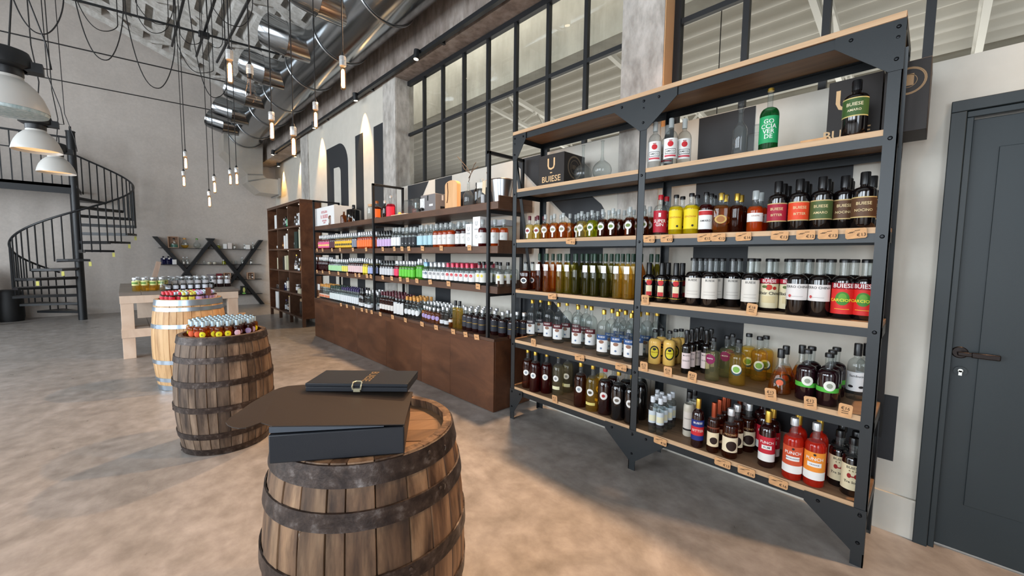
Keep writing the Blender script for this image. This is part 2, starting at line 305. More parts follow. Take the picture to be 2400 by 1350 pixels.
# interior windows: steel frames with separate panes
def window(n, y_hi, y_lo, step, z0, z1, rail, x=3.245):
    w = empty('window_%d' % n, (0, 0, 0)); tag(w, kind='structure')
    m = MB(); m.box(x-.03, x+.03, y_hi-.05, y_hi, z0, z1); m.box(x-.03, x+.03, y_lo, y_hi, z1-.06, z1); m.box(x-.03, x+.03, y_lo, y_hi, z0, z0+.05); struct(m, 'window_frame', BLACK, w)
    ys = []; y = y_hi-.05
    while y > y_lo: ys.append(y); y -= step
    ys.append(y_lo)
    for y in ys[1:-1]: m = MB(); m.box(x-.022, x+.022, y-.02, y+.02, z0, z1); struct(m, 'mullion', BLACK, w)
    m = MB(); m.box(x-.02, x+.02, y_lo, y_hi, rail-.02, rail+.02); struct(m, 'glazing_bar', BLACK, w)
    for a, b in zip(ys[:-1], ys[1:]):
        for c, d in ((z0+.05, rail), (rail, z1-.05)):
            m = MB(); m.box(x-.003, x+.003, b, a, c, d); struct(m, 'pane', PANE, w)
window(1, 5.79, 1.8, .478, 2.55, 4.15, 3.365)
window(2, 1.502, -3.9, .455, 2.50, 4.15, 3.33, 3.19)
m = MB(); m.box(WX+.001, 3.19, 1.504, 1.5095, 2.515, 4.16); struct(m, 'trim_reveal', mat((222, 176, 128), .6, name='warm_lit_plaster'), wr)  # orange glow of the warm spots is painted into the reveal colour
# door
d = empty('door_1', (0, 0, 0)); tag(d, kind='structure')
m = MB(); m.box(WX-.03, WX+.06, -.075, -.02, 0, 2.24); m.box(WX-.03, WX+.06, -1.3, -.02, 2.24, 2.295); m.box(WX-.012, WX+.07, -.1, -.075, 0, 2.21); m.box(WX-.012, WX+.07, -1.3, -.075, 2.21, 2.24); struct(m, 'door_frame', DOORM, d, bevel=.003)
m = MB(); m.box(WX+.035, WX+.075, -1.22, -.098, .012, 2.205); struct(m, 'door_leaf', DOORM, d, bevel=.002)
m = MB(); m.box(WX+.027, WX+.036, -1.02, -.19, .26, 2.06); struct(m, 'door_panel', DOORM, d, bevel=.002)
hx = WX-.015
m = MB(); m.cyl((WX+.035, -.128, 1.045), (WX+.026, -.128, 1.045), .03, 20); m.cyl((WX+.03, -.128, 1.045), (hx, -.128, 1.045), .011, 12); m.bar((hx, -.118, 1.045), (hx, -.17, 1.045), .014, .02); m.bar((hx, -.165, 1.045), (hx, -.258, 1.045), .02, .026); struct(m, 'door_handle', mat((44, 38, 36), .3, .8), d, bevel=.004)
m = MB(); m.cyl((WX+.035, -.135, .95), (WX+.024, -.135, .95), .024, 20); struct(m, 'lock_rose', DOORM, d)
m = MB(); m.cyl((WX+.03, -.135, .955), (WX+.012, -.135, .955), .009, 12); m.box(WX+.012, WX+.03, -.141, -.129, .93, .955); struct(m, 'lock_cylinder', CHROME, d)
# ribbed concrete ceiling: sheet with deep ribs along the room, closed by lattice joists
c = empty('ceiling', (0, 0, 0)); tag(c, kind='structure')
per = .36; x = 3.8; prof = []
while x > -6.8:
    for dx, dz in ((0, 0), (-.20, 0), (-.225, .2), (-.335, .2)): prof.append((x+dx, zceil(x+dx)+dz))
    x -= per
m = MB(); a = len(m.v)
for yy in (-4.2, 14.3): m.v += [(px, yy, pz) for px, pz in prof]
for i in range(len(prof)-1): m.face((i, i+1, len(prof)+i+1, len(prof)+i))
struct(m, 'ribbed_sheet', CEILM, c, smooth=False)
m = MB(); m.box(-6.8, 3.8, -4.2, 14.4, 9.9, 10.0); struct(m, 'roof_deck', CEILM, c)
for yy in (13.4, 11.2, 9.0, 6.8, 4.6):
    t = MB(); xs = [2.9-.6*i for i in range(15)]
    for off in (-.06, -.40): t.bar((xs[0], yy, zceil(xs[0])+off), (xs[-1], yy, zceil(xs[-1])+off), .11, .08, up=(0, 1, 0))
    for i in range(len(xs)-1):
        A, B = (-.06, -.40) if i % 2 else (-.40, -.06); t.bar((xs[i], yy, zceil(xs[i])+A), (xs[i+1], yy, zceil(xs[i+1])+B), .06, .05, up=(0, 1, 0))
    struct(t, 'lattice_joist', CEILM, c)
area('beam_fill_light', (3.5, 6.5, 5.0), (4.1, 6.5, 4.6), 10, .25, 105, (1.0, .98, .92))  # added unseen strip of light to brighten the hall beam's near face
# hall next door beyond the windows
h = empty('wall_hall', (0, 0, 0)); tag(h, kind='structure')
m = MB(); m.box(9.5, 9.7, -6, 16, 0, 6.5); m.box(3.71, 9.7, 16, 16.2, 0, 6.5); m.box(3.4, 9.7, -6.2, -6, 0, 6.5); struct(m, 'hall_wall', mat((176, 172, 162), .8, var=.06, bscale=2), h)
m = MB(); m.box(3.61, 9.7, -6, 16, -.1, 0); struct(m, 'hall_floor', mat((150, 144, 136), .6), h)
m = MB(); m.box(4.1, 4.4, 1.45, 15.9, 4.02, 6.4); struct(m, 'hall_beam', noise_mat('green_grey_concrete', ((.3, (140, 138, 128)), (.7, (176, 173, 163))), 3, stretch=(1, 1, .4), rough=(.7, .8), bump=.3), h)
m = MB(); n = 0; xs = [3.32+.035*i for i in range(180)]
prof = [(xx, 5.6-.135*(xx-3.3)+.06*math.sin((xx-3.3)*2*PI/.32)) for xx in xs]
for yy in (-6, 16): m.v += [(px, yy, pz) for px, pz in prof]
for i in range(len(prof)-1): m.face((i, i+1, len(prof)+i+1, len(prof)+i))
struct(m, 'hall_corrugated_roof', mat((206, 203, 196), .5), h)
WT = mat((226, 224, 218), .5)
for yy in (3.6, 1.15, -.25, -1.4, 6.5):
    t = MB(); za = lambda xx: 5.5-.135*(xx-3.3)
    t.bar((3.6, yy, za(3.6)-.15), (9.4, yy, za(9.4)-.15), .09, .09); t.bar((3.6, yy, za(3.6)-.6), (9.4, yy, za(9.4)-.6), .07, .07)
    for i in range(12):
        x0 = 3.6+.48*i; A, B = (-.15, -.6) if i % 2 else (-.6, -.15); t.bar((x0, yy, za(x0)+A), (x0+.48, yy, za(x0+.48)+B), .035, .035)
    struct(t, 'hall_truss', WT, h)
for yy, zz, xx in ((1.9, 3.0, 5.2), (3.4, 3.0, 5.5)):
    t = MB(); t.tube([(xx, yy, 5.3), (xx, yy, zz)], .006, 5); t.cyl((xx, yy, zz), (xx, yy, zz-.08), .022, 10); t.lathe([(0, -.11), (.03, -.08), (.03, -.04), (.015, 0)], 10, 0, (xx, yy, zz-.08)); struct(t, 'hall_pendant', CABLE, h)
# ------------------------------------------------------------------ duct along the right wall
DX, DZ, DR = 2.49, 4.79, .405
root = thing('ventilation_duct', 'large round galvanised duct running under the ceiling along the right wall', 'duct', (DX, 5, DZ))
YX = (Vector((1, 0, 0)), Vector((0, 0, 1)), Vector((0, 1, 0)))
m = MB(); m.lathe([(0, -3.5), (DR, -3.5), (DR, 13.15), (0, 13.15)], 64, 0, (DX, 0, DZ), 0, YX); part(m, 'duct_pipe', DUCTM, root)
for yy in (-1.9, -.5, .9, 2.1, 3.5, 4.92, 6.34, 7.71, 9.23, 10.5, 11.86, 13.05):
    m = MB(); m.tube([(DX+(DR+.012)*math.cos(a), yy+.05*math.sin(a), DZ+(DR+.012)*math.sin(a)) for a in [2*PI*i/40 for i in range(40)]], .009, 6, closed=True); part(m, 'strap', STEEL, root)
for yy in (4.1, 5.51, 6.92, 8.34, 9.79, 11.24, 12.36):
    R0 = .235; m = MB(); x1, zz = 1.86, 4.73
    AX = (Vector((0, 1, 0)), Vector((0, 0, 1)), Vector((-1, 0, 0)))
    m.lathe([(R0, 0), (R0, 2.3-x1)], 36, 0, (2.3, yy, zz), 0, AX); m.lathe([(R0+.006, .42), (R0+.006, .44)], 36, 0, (2.3, yy, zz), 0, AX)
    part(m, 'outlet_stub', DUCTM, root)
    m = MB(); P = []
    ring = lambda c, u, v: [tuple(Vector(c)+R0*(math.cos(2*PI*i/36)*Vector(u)+math.sin(2*PI*i/36)*Vector(v))) for i in range(36)]
    m.v += ring((x1, yy, zz), (0, 1, 0), (0, 0, 1))
    d = Vector((-.8, .45, .4)).normalized(); v2 = Vector((0, 0, 1)); v2 = (v2-d*v2.dot(d)).normalized(); u2 = v2.cross(d)*-1
    if u2.y < 0: u2 = -u2
    m.v += ring(Vector((x1, yy, zz))+d*.17, u2, v2); m.v += ring(Vector((x1, yy, zz))+d*.26, u2*.97, v2*.97)
    for i in range(36):
        j = (i+1) % 36; m.face((i, j, 36+j, 36+i)); m.face((36+i, 36+j, 72+j, 72+i))
    part(m, 'outlet_elbow', DUCTM, root)
root = thing('duct_drop', 'rectangular sheet metal duct elbow dropping from the round duct into the wall', 'duct', tuple(hit(570, 400, 1, 13.05)))
poly = [hit(px, py, 1, 13.05) for px, py in ((524, 312), (616, 328), (616, 410), (624, 418), (655, 421), (655, 456), (610, 451), (581, 425), (580, 409), (524, 352))]
m = MB(); m.prism([tuple(p) for p in poly], (0, .75, 0)); part(m, 'duct_body', noise_mat('warm_sheet_metal', ((.3, (196, 191, 182)), (.7, (214, 209, 200))), 2, rough=(.32, .42), metal=.75, bump=.05), root, smooth=False)
for a, b in ((8, 2), (7, 3)):
    p, q = poly[a], poly[b]; m = MB(); m.bar(tuple(p+Vector((0, -.008, 0))), tuple(q+Vector((0, -.008, 0))), .03, .03); part(m, 'flange', STEEL, root)
p, q = poly[4], poly[5]; m = MB(); m.box(p.x-.04, p.x+.02, 13.0, 13.85, q.z-.03, p.z+.03); part(m, 'wall_flange', STEEL, root)
# ------------------------------------------------------------------ track with spots
root = thing('lighting_track', 'long black ceiling track fixed to the concrete beam on the right wall', 'track light', (2.92, 6, 4.17))
m = MB(); m.box(2.895, 2.945, -3.8, 12.15, 4.145, 4.195); part(m, 'rail', BLACK, root)
for yy in (-2.2, .2, 2.3, 4.4, 6.4, 8.4, 10.6, 12.1): m = MB(); m.box(2.93, 3.01, yy-.02, yy+.02, 4.15, 4.19); part(m, 'bracket', BLACK, root)
LENS = mat((255, 236, 200), .3, emit=9, name='lit_lens')
heads = [(-.6, 0), (1.15, 0), (2.95, 0), (4.82, 0), (6.78, 1), (8.82, 1), (11.7, 2), (13.3, 2), (11.9, 0)]
for k, (yy, wall) in enumerate(heads):
    r = thing('track_spotlight', 'black cylindrical spotlight on the wall track, ' + ('out of the picture near the camera', 'above the near end of the rack', 'above the gap beside the rack', 'nearest of the lit ones in view', 'second nearest of the lit ones', 'third along, over the painted arch letter', 'over the recessed wall, behind a pendant bulb', 'over the recessed wall, nearest the duct drop', 'at the far end of the track')[k], 'spotlight', (2.84 if wall < 2 else 3.29, yy, 4.10))
    tilt = Vector((-.12, 0, -1) if not wall else (.12, 0, -1)).normalized()
    c0 = Vector((2.86 if wall < 2 else 3.31, yy, 4.165)); m = MB(); m.cyl(c0-tilt*.02, c0+tilt*.10, .038, 18); m.bar(c0, (c0.x+.06, yy, 4.165), .03, .03); part(m, 'spot_body', BLACK, r)
    m = MB(); m.cyl(c0+tilt*.101, c0+tilt*.103, .03, 18); part(m, 'lens', LENS, r)
    if wall: spot(tuple(c0+tilt*.11+Vector((.05, 0, 0))), (2.95 if wall < 2 else 3.40, yy, 2.0), 230, 56, .6, (1.0, .60, .24), .02)
    elif k < 8: spot(tuple(c0+tilt*.11), (.75, yy+.0, 0), 430 if yy < 2 else 540, 82, .5, (1.0, .62, .34), .045)
# ------------------------------------------------------------------ pendant bulbs on long cords
BULB = glass((255, 214, 170), .02, 1.35, .02, .8, 'amber_bulb_glass'); BULBC = glass((240, 236, 234), 0, 1.45, .02, .6, 'clear_bulb_glass')
FIL = mat((255, 208, 150), .4, emit=18, name='glowing_filament'); FIL.cycles.emission_sampling = 'NONE'
FILOFF = mat((140, 110, 90), .4, .5, name='cold_filament')
pend = [(803, 133, 2.76), (739, 240, 3.45), (687, 298, 3.05), (636, 263, 3.24), (537, 118, 2.73), (585, 153, 2.8), (434, 355, 5.05), (430, 401, 5.75), (502, 413, 5.3), (490, 448, 5.6), (539, 398, 5.9), (554, 393, 5.2)]
plab = ['glowing tube bulb pendant farthest right, against the duct', 'glowing tube bulb pendant hanging in front of the wall track', 'lowest of the four near glowing tube bulb pendants', 'leftmost glowing tube bulb pendant of the near right cluster', 'glowing tube bulb pendant nearest the ribbed ceiling, beside the unlit bulb', 'unlit clear pear shaped bulb pendant with chrome socket', 'upper of the two glowing bulbs at far left', 'lower of the two glowing bulbs at far left', 'glowing bulb just above the lowest far bulb', 'lowest hanging of all the glowing bulb pendants', 'left bulb of the close pair before the duct drop', 'right bulb of the close pair before the duct drop']
BP = []
for k, (px, py, zd) in enumerate(pend):
    v = CF+CR*((px-1200)/FPX)-CU*((py-675)/FPX); p = Vector((0, 0, CAMH))+v*zd; BP.append(p)
    r = thing('pendant_bulb', plab[k], 'pendant lamp', tuple(p), None)
    m = MB(); m.tube([p+Vector((0, 0, .0)), p+Vector((0, 0, .6)), Vector((p.x, p.y, zceil(p.x)+.05))], .0042, 6); part(m, 'cord', CABLE, r)
    m = MB(); m.lathe([(0, .034), (.006, .03), (.014, .006), (.02, 0), (0, -.004)], 16, 0, tuple(p)); part(m, 'cord_grip', BLACK, r)
    m = MB(); m.lathe([(0, 0), (.0215, 0), (.0225, -.003), (.0225, -.029), (.0205, -.031), (.0225, -.033), (.0225, -.060), (.0215, -.062), (0, -.062)], 10, 0, tuple(p)); part(m, 'socket', mat((226, 226, 224), .22, .55, name='bright_socket'), r, ang=20)
    if k == 5:
        m = MB(); m.lathe([(0, -.25), (.012, -.247), (.03, -.232), (.038, -.21), (.038, -.195), (.03, -.16), (.02, -.12), (.016, -.09)], 20, 0, tuple(p)); part(m, 'bulb', BULBC, r)
        m = MB(); m.lathe([(0, -.088), (.0195, -.088), (.0195, -.062), (0, -.062)], 16, 0, tuple(p)); part(m, 'screw_cap', BLACK, r)
        m = MB(); m.tube([p+Vector((.0, 0, -.09)), p+Vector((0, 0, -.2))], .004, 5); part(m, 'filament', FILOFF, r)
    else:
        m = MB(); m.lathe([(0, -.222), (.008, -.221), (.0165, -.214), (.0175, -.206), (.0175, -.078), (.013, -.062)], 18, 0, tuple(p)); part(m, 'bulb', BULB, r)
        m = MB(); m.lathe([(0, -.206), (.0105, -.203), (.012, -.19), (.0105, -.095), (.006, -.084), (0, -.083)], 10, 0, tuple(p)); part(m, 'filament', FIL, r)
# dark rods, junction box and swagged cables above the bulbs
root = thing('lamp_frame', 'black rod frame under the ceiling that carries the bulb cords', 'lamp frame', (.9, 8.2, 5.0))
yL = 8.25
m = MB(); a = hit(178, 0, 1, yL); b = hit(655, 127, 1, yL); a = a+(a-b)*1.0; m.bar(tuple(a), tuple(b), .026); part(m, 'cross_rod', BLACK, root)
for (px, py), (qx, qy) in (((430, 0), (403, 108)), ((503, 0), (460, 132)), ((583, 0), (508, 146))):
    b = hit(qx, qy, 2, 5.02); a = hit(px, py, 2, 5.02); a = a-(b-a)*.6; m = MB(); m.bar(tuple(a), tuple(b), .03); part(m, 'long_rod', BLACK, root)
hb = hit(478, 82, 1, yL-.05); m = MB(); m.box(hb.x-.07, hb.x+.07, hb.y-.05, hb.y+.05, hb.z-.04, hb.z+.04); part(m, 'junction_box', BLACK, root, bevel=.01)
for k, (pa, pb, yy, lab) in enumerate((((0, 72), (560, 199), 10.6, 'upper thin black steel tie cable crossing the room'), ((54, 172), (512, 261), 12.6, 'lower thin black steel tie cable crossing behind the bulbs'))):
    a, b = hit(*pa, 1, yy), hit(*pb, 1, yy); r = thing('tie_cable', lab, 'cable', tuple(b))
    if k == 0: a = a+(a-b)*.8
    m = MB(); m.tube([a, b], .011, 6); part(m, 'wire', CABLE, r)
    m = MB(); m.cyl(a, a+(b-a)*.02, .02, 8); part(m, 'turnbuckle', BLACK, r)
sw = [((30, -5), (104, 80), (149, -5), 5.2), ((175, -5), (250, 141), (289, 15), 6.0), ((182, 5), (250, 73), (276, 58), 7.0), ((295, 35), (372, 207), (410, 95), 6.2), ((441, 0), (505, 229), (531, 200), 6.6), ((322, 36), (368, 78), (395, 56), 7.8), ((318, 5), (385, 58), (408, 0), 7.4), ((415, 100), (472, 171), (500, 165), 7.2), ((495, 10), (561, 62), (592, 10), 6.0), ((422, 80), (455, 104), (470, 96), 8.0), ((488, 100), (512, 112), (522, 95), 8.0)]
for k, (A, B, C, yy) in enumerate(sw):
    pts = []
    for i in range(25):
        t = i/24; # quadratic through three picture points, sharpened to a hanging loop
        if t <= .55: s = t/.55; x = A[0]+(B[0]-A[0])*s; y = B[1]-(B[1]-A[1])*(1-s)**2.3
        else: s = (t-.55)/.45; x = B[0]+(C[0]-B[0])*math.sin(s*PI/2); y = B[1]-(B[1]-C[1])*(1-math.cos(s*PI/2))**.9
        pts.append(hit(x, y, 1, yy))
    pts = [Vector((pts[0].x-.02, pts[0].y, zceil(pts[0].x-.02)+.02))]+pts+[Vector((pts[-1].x+.02, pts[-1].y, zceil(pts[-1].x+.02)+.02))]; m = MB(); m.tube(pts, .0052, 5); o = m.build('hanging_cable', CABLE); tag(o, 'thin black cable sagging in a loop under the ceiling, %s from the left' % ['first', 'second', 'third', 'fourth', 'ninth', 'fifth', 'sixth', 'eighth', 'eleventh', 'seventh', 'tenth'][k], 'cable', 'sagging cables under the ceiling')
# ------------------------------------------------------------------ industrial pendant lamps
ENAMEL = mat((205, 203, 198), .35, 0, .5, name='grey_white_enamel', bump=.05, bscale=30); WARMIN = mat((255, 206, 146), .6, emit=.75, name='lit_warm_diffuser'); PRISM = noise_mat('ribbed_lamp_glass', ((.3, (150, 176, 180)), (.7, (214, 228, 228))), 40, stretch=(1, 1, .05), rough=(.1, .2), bump=.3)
for k, (px, py, zd, lab) in enumerate(((22, 257, 3.0, 'nearest industrial dome lamp with ribbed glass rim at the left edge'), (88, 355, 4.7, 'middle industrial dome lamp with warm lit underside'), (133, 406, 6.0, 'farthest industrial dome lamp, before the spiral stair pole'))):
    v = CF+CR*((px-1200)/FPX)-CU*((py-675)/FPX); p = Vector((0, 0, CAMH))+v*zd
    r = thing('industrial_lamp', lab, 'pendant lamp', tuple(p)); R = .205
    pr = [(R, 0), (R*1.0, .012), (R*.96, .05), (R*.86, .11), (R*.70, .17), (R*.50, .215), (R*.42, .225), (R*.40, .245), (R*.30, .25)]
    m = MB(); m.lathe(pr, 48, 0, tuple(p)); m.lathe([(R*.30, .245), (R*.48, .205), (R*.84, .10), (R*.97, .012), (R, 0)], 48, 0, tuple(p)); part(m, 'shade', ENAMEL, r)
    m = MB()
    if k == 0: m.lathe([(R*.98, .002), (R*.985, -.004), (R*.95, -.022), (R*.6, -.032), (0, -.035)], 48, 0, tuple(p)); part(m, 'prismatic_glass', PRISM, r)
    else: m.lathe([(0, .03), (R*.95, .03), (R*.95, .034), (0, .034)], 40, 0, tuple(p)); part(m, 'diffuser', WARMIN, r)
    m = MB(); m.lathe([(0, .245), (R*.40, .245), (R*.42, .255), (R*.42, .30), (0, .305)], 24, 0, tuple(p)); part(m, 'neck', BLACK, r)
    m = MB(); m.lathe([(0, .30), (R*.5, .30), (R*.66, .32), (R*.66, .38), (R*.58, .43), (R*.3, .45), (0, .455)], 24, 0, tuple(p)); m.box(p.x+R*.4, p.x+R*.9, p.y-.05, p.y+.05, p.z+.30, p.z+.37); part(m, 'gear_housing', BLACK, r)
    m = MB(); m.tube([p+Vector((.02, 0, .45)), p+Vector((.05, 0, .8)), p+Vector((.01, 0, 1.2)), Vector((p.x, p.y, 6.2))], .006, 6); part(m, 'suspension_cable', CABLE, r)
    m = MB(); m.tube([p+Vector((R*.8, 0, .35)), p+Vector((R*1.1, 0, .36)), p+Vector((R*1.0, .02, .55)), p+Vector((.12, .02, .9)), Vector((p.x+.1, p.y, 6.2))], .005, 5); part(m, 'power_cable', CABLE, r)
# ------------------------------------------------------------------ spiral stair
SX, SY, RS = -.745, 13.1, .97
root = thing('spiral_staircase', 'black steel spiral staircase with landing and railing by the back wall', 'staircase', (SX, SY, 0))
m = MB(); m.cyl((SX, SY, 0), (SX, SY, 4.10), .072, 24); m.cyl((SX, SY, 4.10), (SX, SY, 4.22), .02, 8); m.cyl((SX, SY, 4.10), (SX, SY, 4.12), .08, 24); part(m, 'centre_pole', BLACK, root)
phi = lambda k: math.radians(180+24*(k-3.3)); RISE = .195; hr = []
YEL = mat((226, 220, 120), .6, name='yellow_marker')
for k in range(1, 16):
    a0, a1 = phi(k)-math.radians(14), phi(k)+math.radians(14); z = RISE*k; m = MB()
    pts = [(SX+.06*math.cos(phi(k)-.5), SY+.06*math.sin(phi(k)-.5), z-.045)]+[(SX+RS*math.cos(a), SY+RS*math.sin(a), z-.045) for a in (a0, (a0*2+a1)/3, (a0+2*a1)/3, a1)]+[(SX+.06*math.cos(phi(k)+.5), SY+.06*math.sin(phi(k)+.5), z-.045)]
    m.prism(pts, (0, 0, .045))
    m.bar((SX+.06*math.cos(a0), SY+.06*math.sin(a0), z-.035), (SX+RS*math.cos(a0), SY+RS*math.sin(a0), z-.035), .012, .06)
    t = part(m, 'tread', BLACK, root, smooth=False)
    if 4 < k < 11:
        q = Vector((SX+(RS-.03)*math.cos(a1), SY+(RS-.03)*math.sin(a1), z-.1)); m = MB(); m.box(q.x-.02, q.x+.02, q.y-.02, q.y+.02, q.z-.045, q.z+.045); o = part(m, 'yellow_marker', YEL, root)
    for j in (-.67, -.33, 0) if k < 15 else (-.67, -.33):
        a = phi(k+j); zz = RISE*(k+j); x, y = SX+(RS-.015)*math.cos(a), SY+(RS-.015)*math.sin(a)
        m = MB(); m.cyl((x, y, RISE*k-.05 if j == 0 else RISE*k-.05), (x, y, zz+.93), .012, 6); part(m, 'baluster', BLACK, root)
for i in range(0, 71): k = .5+i*.205; hr.append((SX+(RS-.015)*math.cos(phi(k)), SY+(RS-.015)*math.sin(phi(k)), RISE*k+.94))
m = MB(); m.tube(hr, .02, 8); part(m, 'handrail', BLACK, root)
m = MB(); m.box(-4.2, SX+.05, SY-.06, 14.19, 2.9, 2.96); m.box(-4.2, SX, SY-.06, SY-.02, 2.77, 2.96); part(m, 'landing', BLACK, root)
for i in range(24):
    x = SX-.17-.135*i; m = MB(); m.box(x-.009, x+.009, SY-.05, SY-.032, 2.96, 3.96); part(m, 'baluster', BLACK, root)
m = MB(); m.box(-4.2, SX, SY-.06, SY-.02, 3.95, 3.985); m.box(-4.2, SX, SY-.05, SY-.03, 3.62, 3.64); part(m, 'landing_rail', BLACK, root)
m = MB(); m.cyl((-2.0, 13.1, 0), (-2.0, 13.1, 2.765), .06, 12); o = m.build('landing_post', BLACK); tag(o, 'dark steel post carrying the stair landing at the left edge', 'post')
m = MB(); m.lathe([(0, 0), (.18, 0), (.2, .1), (.19, .62), (.15, .68), (0, .68)], 20, 0, (-1.84, 13.75, 0)); o = m.build('waste_bin', mat((14, 14, 15), .6, name='black_plastic')); tag(o, 'black rounded bin standing behind the foot of the spiral stair', 'bin')
m = MB(); m.box(-2.6, -2.2, 13.3, 13.8, 0, .55, 0); m.box(-2.62, -2.18, 13.28, 13.82, .55, .75, 1); m.box(-2.6, -2.2, 13.3, 13.8, .75, 1.2, 0); o = m.build('display_stand', [WHITE, mat((140, 24, 30), .5)], bevel=.006); tag(o, 'white stand with dark red band at the left picture edge', 'stand')
# ------------------------------------------------------------------ barrels
def barrel(loc, r, rb, H, n, sm, hm, hoops, hd, label, headm, seed):
    q = random.Random(seed); root = thing('wooden_barrel', label, 'barrel', loc)
    RZ = lambda z: rb-(rb-r)*(2*z/H-1)**2
    ws = [q.uniform(.6, 1.4) for _ in range(n)]; tot = sum(ws); a = q.uniform(0, 1)
    zs = [H*i/10 for i in range(11)]
    for w in ws:
        da = 2*PI*w/tot; b0, b1 = a+.0028, a+da-.0028; a += da; m = MB(); pr = q.uniform(-.0025, .0025)
        A = [b0, b0+.006, (b0+b1)/2, b1-.006, b1]
        for z in zs:
            R = RZ(z)+pr
            for i, t in enumerate(A): rr = R-(.004 if i in (0, 4) else 0); m.v.append((loc[0]+rr*math.cos(t), loc[1]+rr*math.sin(t), z))
            m.v.append((loc[0]+(R-.028)*math.cos(b1), loc[1]+(R-.028)*math.sin(b1), z)); m.v.append((loc[0]+(R-.028)*math.cos(b0), loc[1]+(R-.028)*math.sin(b0), z))
        for i in range(10):
            for k in range(7): k2 = (k+1) % 7; m.face((i*7+k, i*7+k2, i*7+7+k2, i*7+7+k))
        m.face(list(range(7))); m.face([70+k for k in range(7)])
        part(m, 'stave', sm, root, ang=30)
    for z0, z1 in hoops:
        m = MB(); t = .0045; zz = [z0, z0+.003, z1-.003, z1]; tilt = q.uniform(-.006, .006)
        m.lathe([(RZ(z0)+.001, z0), (RZ(z0)+t+.002, z0+.001), (RZ(z1)+t+.002, z1-.001), (RZ(z1)+.001, z1)], 72, 0, (loc[0], loc[1], 0))
        h = part(m, 'hoop', hm, root)
        t0 = q.uniform(3.2, 5.2); zc = (z0+z1)/2
        m = MB()
        for s in (-.012, .012):
            R = RZ(zc)+.006; p = Vector((loc[0]+R*math.cos(t0), loc[1]+R*math.sin(t0), zc+s)); d = Vector((math.cos(t0), math.sin(t0), 0)); m.cyl(p, p+d*.003, .006, 8)
        tag(m.build('rivet', hm, h, off=tuple(root.location)), kind='stuff')
    zt = H-hd; Rh = RZ(zt)-.026; k = 6
    for i in range(k):
        x0, x1 = -Rh+2*Rh*i/k+.0015, -Rh+2*Rh*(i+1)/k-.0015; xs = [x0+(x1-x0)*j/5 for j in range(6)]
        up = [(x, math.sqrt(max(0, Rh*Rh-x*x))) for x in xs]; pts = up+[(x, -y) for x, y in reversed(up)]
        ca, sa = math.cos(.9), math.sin(.9); m = MB(); m.prism([(loc[0]+x*ca-y*sa, loc[1]+x*sa+y*ca, zt-.02) for x, y in pts], (0, 0, .02+q.uniform(-.001, .001))); part(m, 'head_board', headm, root, smooth=False)
    return root
B1 = (.62, 1.40, 0); B2 = (.54, 3.88, 0); B3 = (.51, 5.89, 0)
barrel(B1, .30, .35, .89, 27, STAVE, HOOP, ((.822, .886), (.70, .755), (.505, .56), (.33, .385), (.135, .19), (.004, .06)), .035, 'old dark oak barrel in the foreground with black boxes on its head', HEADW, 3)
barrel(B2, .285, .33, .89, 27, STAVE2, HOOP, ((.835, .888), (.70, .745), (.525, .57), (.335, .38), (.13, .175), (.003, .05)), .03, 'old grey brown barrel in the middle carrying miniature bottles', HEADW, 5)
barrel(B3, .30, .345, 1.0, 24, STAVE3, GALV, ((.935, .998), (.875, .918), (.69, .735), (.30, .345), (.10, .145), (.003, .06)), .03, 'light new oak barrel with shiny galvanised hoops, third in line', STAVE3, 8)
nb = next(o for o in bpy.data.objects if o.get('label', '').startswith('old dark oak barrel'))
for k, (px, z, R) in enumerate(((1040, .855, .312), (1040, .745, .336), (705, .70, .342))):   # bent staples left in the hoops
    best = min((abs(pxof((B1[0]+R*math.cos(t), B1[1]+R*math.sin(t), z))-px), t) for t in [PI+2*PI*i/720 for i in range(720)] if math.cos(t)*-B1[0]+math.sin(t)*-B1[1] > 0)[1]
    d = Vector((math.cos(best), math.sin(best), 0)); c = Vector((B1[0], B1[1], z))+d*R; m = MB(); m.tube([c-d*.002, c+d*.006, c+d*.007+Vector((0, 0, -.009)), c+d*.004+Vector((0, 0, -.02))], .0009, 5); part(m, 'staple', CHROME, nb)
# ------------------------------------------------------------------ black boxes on the near barrel
P0, P1 = Vector((.275, 1.298, 0)), Vector((.596, 1.091, 0)); U = (P1-P0).normalized(); V = Vector((-U.y, U.x, 0)); L, D = (P1-P0).length, .305; Zb, Zt = .892, .979
def uvw(u, v, w): return tuple(P0+U*u+V*v+Vector((0, 0, w)))
root = thing('gift_box', 'large black leatherette gift box with open curved lid on the near barrel', 'box', uvw(L/2, D/2, Zb))
m = MB(); m.prism([uvw(0, 0, Zb), uvw(L, 0, Zb), uvw(L, D, Zb), uvw(0, D, Zb)], (0, 0, Zt-Zb)); part(m, 'box_tray', LEATHER, root, bevel=.004)
m = MB(); m.prism([uvw(.004, -.0015, .986), uvw(L-.06, -.0015, .983), uvw(L-.06, -.0015, .985), uvw(.004, -.0015, 1.004)], tuple(V*.003)); part(m, 'lid_lip', mat((70, 78, 88), .4, name='lid_lip_paper'), root, smooth=False)
out = [(.592, 1.09), (.285, 1.352), (.266, 1.336), (.245, 1.326), (.227, 1.322), (.212, 1.33), (.199, 1.352), (.192, 1.378), (.191, 1.404), (.205, 1.436), (.233, 1.470), (.275, 1.53), (.33, 1.59), (.36, 1.622), (.39, 1.643), (.42, 1.647), (.47, 1.628), (.768, 1.337)]
out[0] = (P1.x, P1.y); out[1] = (P0.x+.012*U.x, P0.y+.012*U.y)
zl = lambda x, y: .983+.021*max(0, 1-((Vector((x, y, 0))-P0).dot(U))/L)*1.0
m = MB(); m.prism([(x, y, min(1.006, zl(x, y))) for x, y in out], (0, 0, .003)); part(m, 'lid', KRAFTB, root, smooth=False)
